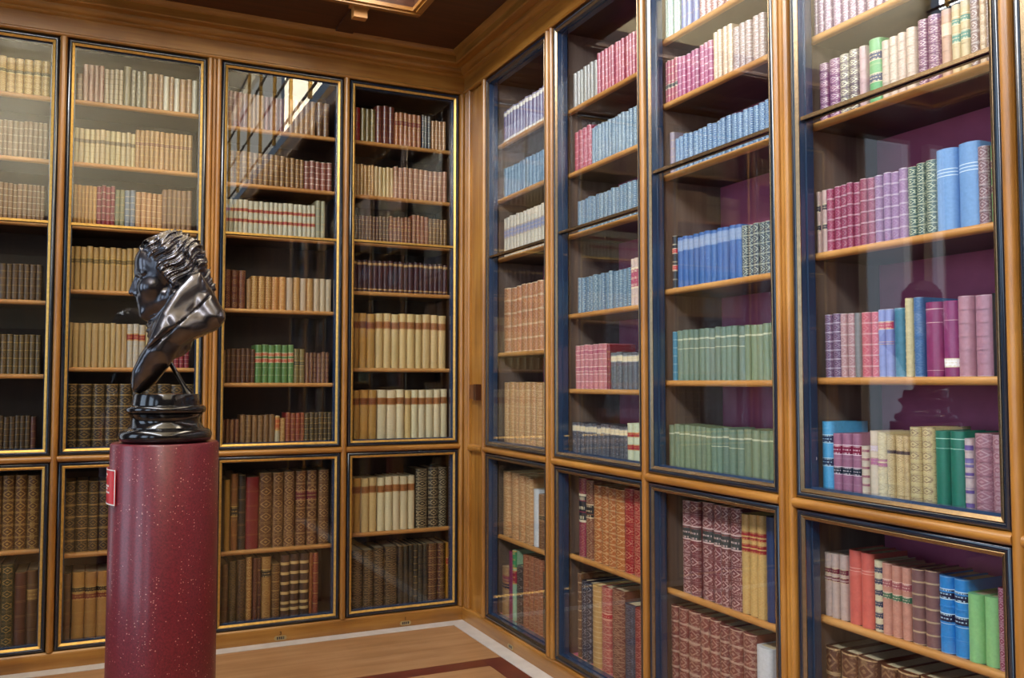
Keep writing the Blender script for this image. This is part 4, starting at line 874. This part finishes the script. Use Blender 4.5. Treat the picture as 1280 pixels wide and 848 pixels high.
# red notice on the left flank of the shaft
ang0 = math.atan2(SID[1], SID[0])
def patch(m, a0, a1, z0, z1, r0, r1, n=24):
    for i in range(n):
        b0, b1 = a0+(a1-a0)*i/n, a0+(a1-a0)*(i+1)/n
        P = lambda b, r, z: (PED[0]+r*math.cos(b), PED[1]+r*math.sin(b), z)
        vs = [P(b, r, z) for z in (z0, z1) for r in (r0, r1) for b in (b0, b1)]
        m.add(vs, [(2, 3, 7, 6), (0, 1, 3, 2), (4, 6, 7, 5), (0, 2, 6, 4), (1, 5, 7, 3), (0, 4, 5, 1)])
sgn = -1. if (SID[0]*FWD[1]-SID[1]*FWD[0]) < 0 else 1.     # turn from the viewer's side towards FWD
A = lambda deg: ang0+sgn*math.radians(deg)
zt_, zb_ = PTOP-.083, PTOP-.200
so = (PED[0]+FWD[0]*PR, PED[1]+FWD[1]*PR, zb_); sg = empty('notice_plate', so); tag(sg, 'small red notice with white border on pedestal flank', 'sign')
m = MB(); patch(m, A(56), A(114), zb_, zt_, PR+.0048, PR+.0075); m.build('plate', SIGNRED, sg, so)
m = MB()
patch(m, A(56), A(57.4), zb_, zt_, PR+.0076, PR+.0082, 2); patch(m, A(112.6), A(114), zb_, zt_, PR+.0076, PR+.0082, 2)
patch(m, A(57.4), A(112.6), zb_, zb_+.004, PR+.0076, PR+.0082); patch(m, A(57.4), A(112.6), zt_-.004, zt_, PR+.0076, PR+.0082); m.build('border', WHITE, sg, so)
m = MB(); rr_ = random.Random(3)
for zz, a1 in ((.095, 76), (.084, 84), (.058, 71), (.049, 76), (.037, 69)):
    a = a1
    while a < 104:
        wd = rr_.uniform(3, 8); patch(m, A(a), A(min(a+wd, 106)), zb_+zz, zb_+zz+.006, PR+.0076, PR+.0079, 3); a += wd+1.6
m.build('lettering', WHITE, sg, so)

# socle
U = .002784
bo = (PED[0], PED[1], PTOP); bu = empty('bronze_bust', bo); tag(bu, 'dark bronze bust of a man in high coat collar facing left on round socle', 'bust')
m = MB()
def torus_prof(rc, zc, r, a0, a1, n=8): return [(rc+r*math.cos(a0+(a1-a0)*i/n), zc+r*1.0*math.sin(a0+(a1-a0)*i/n)) for i in range(n+1)]
prof = [(.10, .0005), (.128, .0005)] + torus_prof(.130, .024, .023, -H90, H90) + [(.124, .050)] + [(.112+.012*(1-math.sin(math.pi*t/8)), .052+.046*t/8) for t in range(9)] \
    + [(.118, .100)] + torus_prof(.119, .113, .013, -H90, H90) + [(.112, .128), (.110, .140), (.108, .162), (.106, .166), (.02, .168)]
ringm(m, [(r, PTOP+z) for r, z in prof]); m.build('socle', BLKBRONZE, bu, bo, smooth='angle')

def figure():
    h = .0038
    f = np.arange(-.27, .17, h); s = np.arange(-.225, .2251, h); wv = np.arange(.13, .765, h)
    Fg, Sg, Wg = np.meshgrid(f, s, wv, indexing='ij')
    SA = np.abs(Sg)
    def ell(c, r, S=Sg):
        q = np.sqrt(((Fg-c[0])/r[0])**2+((S-c[1])/r[1])**2+((Wg-c[2])/r[2])**2); return (q-1)*min(r)
    def cap(a, b, ra, rb, S=Sg):
        a = np.array(a); b = np.array(b); ab = b-a; L = ab @ ab
        t = np.clip(((Fg-a[0])*ab[0]+(S-a[1])*ab[1]+(Wg-a[2])*ab[2])/L, 0, 1)
        return np.sqrt((Fg-a[0]-t*ab[0])**2+(S-a[1]-t*ab[1])**2+(Wg-a[2]-t*ab[2])**2)-(ra+(rb-ra)*t)
    def smin(a, b, k):
        q = np.clip(.5+.5*(b-a)/k, 0, 1); return b+(a-b)*q-k*q*(1-q)
    def smax(a, b, k): return -smin(-a, -b, k)
    def poly(P):
        P = np.array(P); F2, W2 = Fg[:, 0, :], Wg[:, 0, :]; dmin = np.full(F2.shape, 1e9); ins = np.zeros(F2.shape, bool)
        for i in range(len(P)):
            a, b = P[i], P[(i+1) % len(P)]; e = b-a; t = np.clip(((F2-a[0])*e[0]+(W2-a[1])*e[1])/(e @ e), 0, 1)
            dmin = np.minimum(dmin, np.hypot(F2-a[0]-t*e[0], W2-a[1]-t*e[1]))
            c = (a[1] > W2) != (b[1] > W2)
            with np.errstate(divide='ignore', invalid='ignore'): xx = a[0]+(W2-a[1])/(b[1]-a[1])*(b[0]-a[0])
            ins ^= c & (F2 < xx)
        return np.where(ins, -dmin, dmin)[:, None, :]
    # head
    D = ell((.008, 0, .605), (.098, .080, .105))
    D = smin(D, ell((.048, 0, .515), (.056, .060, .085)), .03)
    D = smin(D, cap((.068, 0, .449), (.000, .056, .495), .024, .026, SA), .02)
    D = smin(D, ell((.074, 0, .447), (.022, .024, .024)), .016)
    D = smin(D, ell((.060, .040, .530), (.040, .030, .034), SA), .02)
    D = smin(D, ell((.076, 0, .620), (.040, .062, .050)), .02)
    D = smin(D, cap((.084, .050, .580), (.104, .010, .586), .010, .012, SA), .012)
    D = smax(D, -ell((.108, .034, .562), (.018, .016, .012), SA), .012)
    D = smin(D, ell((.086, .033, .561), (.013, .015, .011), SA), .004)
    D = smin(D, cap((.082, .046, .5725), (.099, .024, .5735), .004, .0045, SA), .006)
    nose = smin(smin(cap((.100, 0, .582), (.124, 0, .516), .0100, .0105), cap((.090, 0, .560), (.104, 0, .520), .014, .016), .008), ell((.105, .010, .511), (.011, .0085, .009), SA), .008)
    D = smin(D, ell((.080, 0, .498), (.028, .032, .036)), .014)
    D = smin(D, nose, .008)
    D = smin(D, cap((.084, .020, .4835), (.099, .002, .4875), .0055, .0062, SA), .006)
    D = smin(D, cap((.082, .017, .4715), (.0965, .0, .4705), .0065, .0075, SA), .005)
    D = smax(D, -cap((.086, .022, .4785), (.106, .0, .4793), .0015, .0022, SA), .003)
    D = smin(D, ell((-.010, .079, .520), (.015, .009, .024), SA), .006)
    # neck and neckcloth
    D = smin(D, cap((-.025, 0, .50), (-.02, 0, .36), .062, .07), .02)
    cr = ell((.026, 0, .392), (.046, .060, .056)) + .0035*np.sin(Wg*310+Fg*160)
    # hair
    hd = ell((-.004, 0, .655), (.106, .086, .076))
    hd = smin(hd, ell((-.020, 0, .690), (.066, .056, .046)), .02)
    hd = smin(hd, ell((-.034, 0, .600), (.080, .090, .084)), .02)
    hd = smin(hd, ell((.010, .070, .590), (.030, .020, .050), SA), .015)
    hd = smin(hd, ell((-.020, .072, .545), (.028, .020, .036), SA), .012)
    hd = smin(hd, cap((-.062, 0, .650), (-.132, 0, .552), .062, .028), .03)
    wv1 = .8*np.sin(Fg*52+SA*35+1.) + .9*np.sin(Wg*47-Fg*38+SA*28)
    ph = (Wg*.80+Fg*.62)*2*np.pi/.0112 + 2.6*wv1 + 1.2*np.sin(SA*88+Fg*64)
    hd = hd + .0026*np.sin(ph) + .0030*np.sin(ph*.37+wv1*1.5+Fg*60) + .0042*np.sin(Fg*92+1.3*wv1)*np.sin(Wg*84+SA*60)
    hair_cut = smax(Fg-(.034+.92*np.clip(Wg-.585, -.05, .2)), -(Wg-.508), .015)
    hd = smax(hd, hair_cut, .012)
    D = smin(D, hd, .006)
    que = smin(cap((-.128, 0, .548), (-.176, 0, .452), .020, .010), ell((-.150, 0, .537), (.016, .020, .014)), .006)
    D = smin(D, que + .0015*np.sin(Wg*500+Fg*300), .008)
    # torso: draped coat chest cut off in a sweeping diagonal
    P = [(.052, .405), (.066, .335), (.090, .298), (.114, .245), (.119, .200), (.113, .176), (.090, .166), (.060, .182), (.034, .206), (-.008, .262), (-.046, .326),
         (-.085, .356), (-.128, .374), (-.178, .398), (-.196, .425), (-.192, .452), (-.165, .500), (-.135, .552), (-.112, .585), (-.085, .585), (-.02, .50)]
    d2 = poly(P)
    Sw = np.interp(Wg, np.linspace(.15, .63, 13), [.062, .092, .118, .140, .155, .162, .160, .150, .134, .117, .100, .088, .080])
    T = smax(d2 + 0*Fg, SA-Sw+.006*np.sin((Wg-.9*Fg)*38+.6), .060)
    D = smin(D, cr, .012); D = smin(D, T, .012)
    # high turned-down collar, its lower edge a crisp step across the shoulder
    cp = poly([(-.128, .548), (-.106, .588), (-.072, .580), (-.020, .512), (.024, .440), (.060, .352), (.066, .318), (.044, .330), (-.030, .398), (-.100, .462), (-.136, .505)])
    cl = smax(cp + 0*Fg, SA-(Sw+.010) + .010*np.sin((Wg+.6*Fg)*34), .030)
    gr = poly([(.062, .312), (.044, .324), (-.030, .392), (-.100, .456), (-.140, .500), (-.136, .505), (-.100, .462), (-.030, .398), (.044, .330), (.066, .318)])
    D = smax(D, -np.maximum(gr + 0*Fg, (Sw-.012)-SA), .003)
    D = np.minimum(D, cl)
    # lapel edge running down the front of the chest
    lp = cap((.064, .040, .318), (.104, .060, .190), .010, .008, SA); D = smin(D, lp, .008)
    return D, (f[0], s[0], wv[0]), h
def surface_net(D, o, h):
    sg = D < 0; nx, ny, nz = D.shape
    cn = [(i, j, k) for i in (0, 1) for j in (0, 1) for k in (0, 1)]
    sl = lambda A, c: A[c[0]:nx-1+c[0], c[1]:ny-1+c[1], c[2]:nz-1+c[2]]
    cnt = sum(sl(sg, c).astype(np.int8) for c in cn); mask = (cnt > 0) & (cnt < 8)
    I = np.argwhere(mask); idx = -np.ones(mask.shape, int); idx[mask] = np.arange(len(I))
    acc = np.zeros((len(I), 3)); num = np.zeros(len(I))
    for a in cn:
        for ax in range(3):
            if a[ax]: continue
            b = list(a); b[ax] = 1; b = tuple(b)
            da = sl(D, a)[mask]; db = sl(D, b)[mask]; x = (da < 0) != (db < 0)
            t = np.where(x, da/(da-db+1e-30), 0); p = np.tile(np.array(a, float), (len(I), 1)); p[:, ax] += t
            acc[x] += p[x]; num[x] += 1
    V = (I+acc/num[:, None])*h+np.array(o); Q = []
    for ax in range(3):
        A_ = [slice(1, -1)]*3; A_[ax] = slice(0, D.shape[ax]-1); B_ = list(A_); B_[ax] = slice(1, D.shape[ax])
        s0, s1 = sg[tuple(A_)], sg[tuple(B_)]; E_ = np.argwhere(s0 != s1); fl = s0[s0 != s1]
        off = [1, 1, 1]; off[ax] = 0; E_ = E_+np.array(off); u, v = [(1, 2), (2, 0), (0, 1)][ax]
        def cell(du, dv): c = E_.copy(); c[:, u] -= du; c[:, v] -= dv; return idx[c[:, 0], c[:, 1], c[:, 2]]
        q = np.stack([cell(1, 1), cell(0, 1), cell(0, 0), cell(1, 0)], 1); q[~fl] = q[~fl][:, ::-1]; Q.append(q)
    return V, np.concatenate(Q)
D_, o_, h_ = figure(); V_, Q_ = surface_net(D_, o_, h_)
Wd = np.stack([V_[:, 0]*.955*FWD[0]+V_[:, 1]*SID[0], V_[:, 0]*.955*FWD[1]+V_[:, 1]*SID[1], V_[:, 2]], 1)
me = bpy.data.meshes.new('figure'); me.from_pydata(Wd.tolist(), [], Q_.tolist()); me.materials.append(BRONZE)
me.polygons.foreach_set('use_smooth', [True]*len(me.polygons))
bm = bmesh.new(); bm.from_mesh(me); bmesh.ops.recalc_face_normals(bm, faces=bm.faces)
bmesh.ops.smooth_vert(bm, verts=bm.verts, factor=.4, use_axis_x=True, use_axis_y=True, use_axis_z=True); bm.to_mesh(me); bm.free()
fo = bpy.data.objects.new('figure', me); COL.objects.link(fo); fo.parent = bu
# iron prop behind the chest
m = MB(); a = np.array([-.010, 0, .275]); b = np.array([-.072, 0, .168]); rings = []
for P3, rr in ((a, .009), (a*.2+b*.8, .009), (b, .020)):
    rings.append([tuple(np.array([P3[0]*FWD[0]+rr*math.cos(t)*FWD[0]+rr*math.sin(t)*SID[0]+PED[0], P3[0]*FWD[1]+rr*math.cos(t)*FWD[1]+rr*math.sin(t)*SID[1]+PED[1], P3[2]+PTOP])) for t in [2*math.pi*i/10 for i in range(10)]])
m.loft(rings); m.build('prop', BLKBRONZE, bu, bo, smooth='angle')
# white cord loop in front of the sky blue volume, inside the rightmost case
def cord():
    pts = []
    for i in range(40):
        t = 2*math.pi*i/40
        px_ = 1011.5+6.5*math.sin(t)+4.5*math.sin(2*t); py_ = 568+9.5*math.cos(t)*.9+1.2*math.sin(2*t)
        s_, z_ = onR(px_, py_, .052); pts.append(toW('R', s_, .052, z_))
    m = MB(); n = len(pts); rings = []
    for i in range(n):
        p = np.array(pts[i]); tg = np.array(pts[(i+1) % n])-np.array(pts[i-1]); tg = tg/np.linalg.norm(tg); u = np.array([1., 0, 0]); v = np.cross(tg, u)
        rings.append([tuple(p+.0011*(math.cos(a)*u+math.sin(a)*v)) for a in [0, 1.57, 3.14, 4.71]])
    rings.append(rings[0]); m.loft(rings, caps=False)
    tag(m.build('cord_loop', CORD, org=pts[20], smooth=True), 'thin white looped cord beside sky blue book in rightmost case', 'cord')
cord()
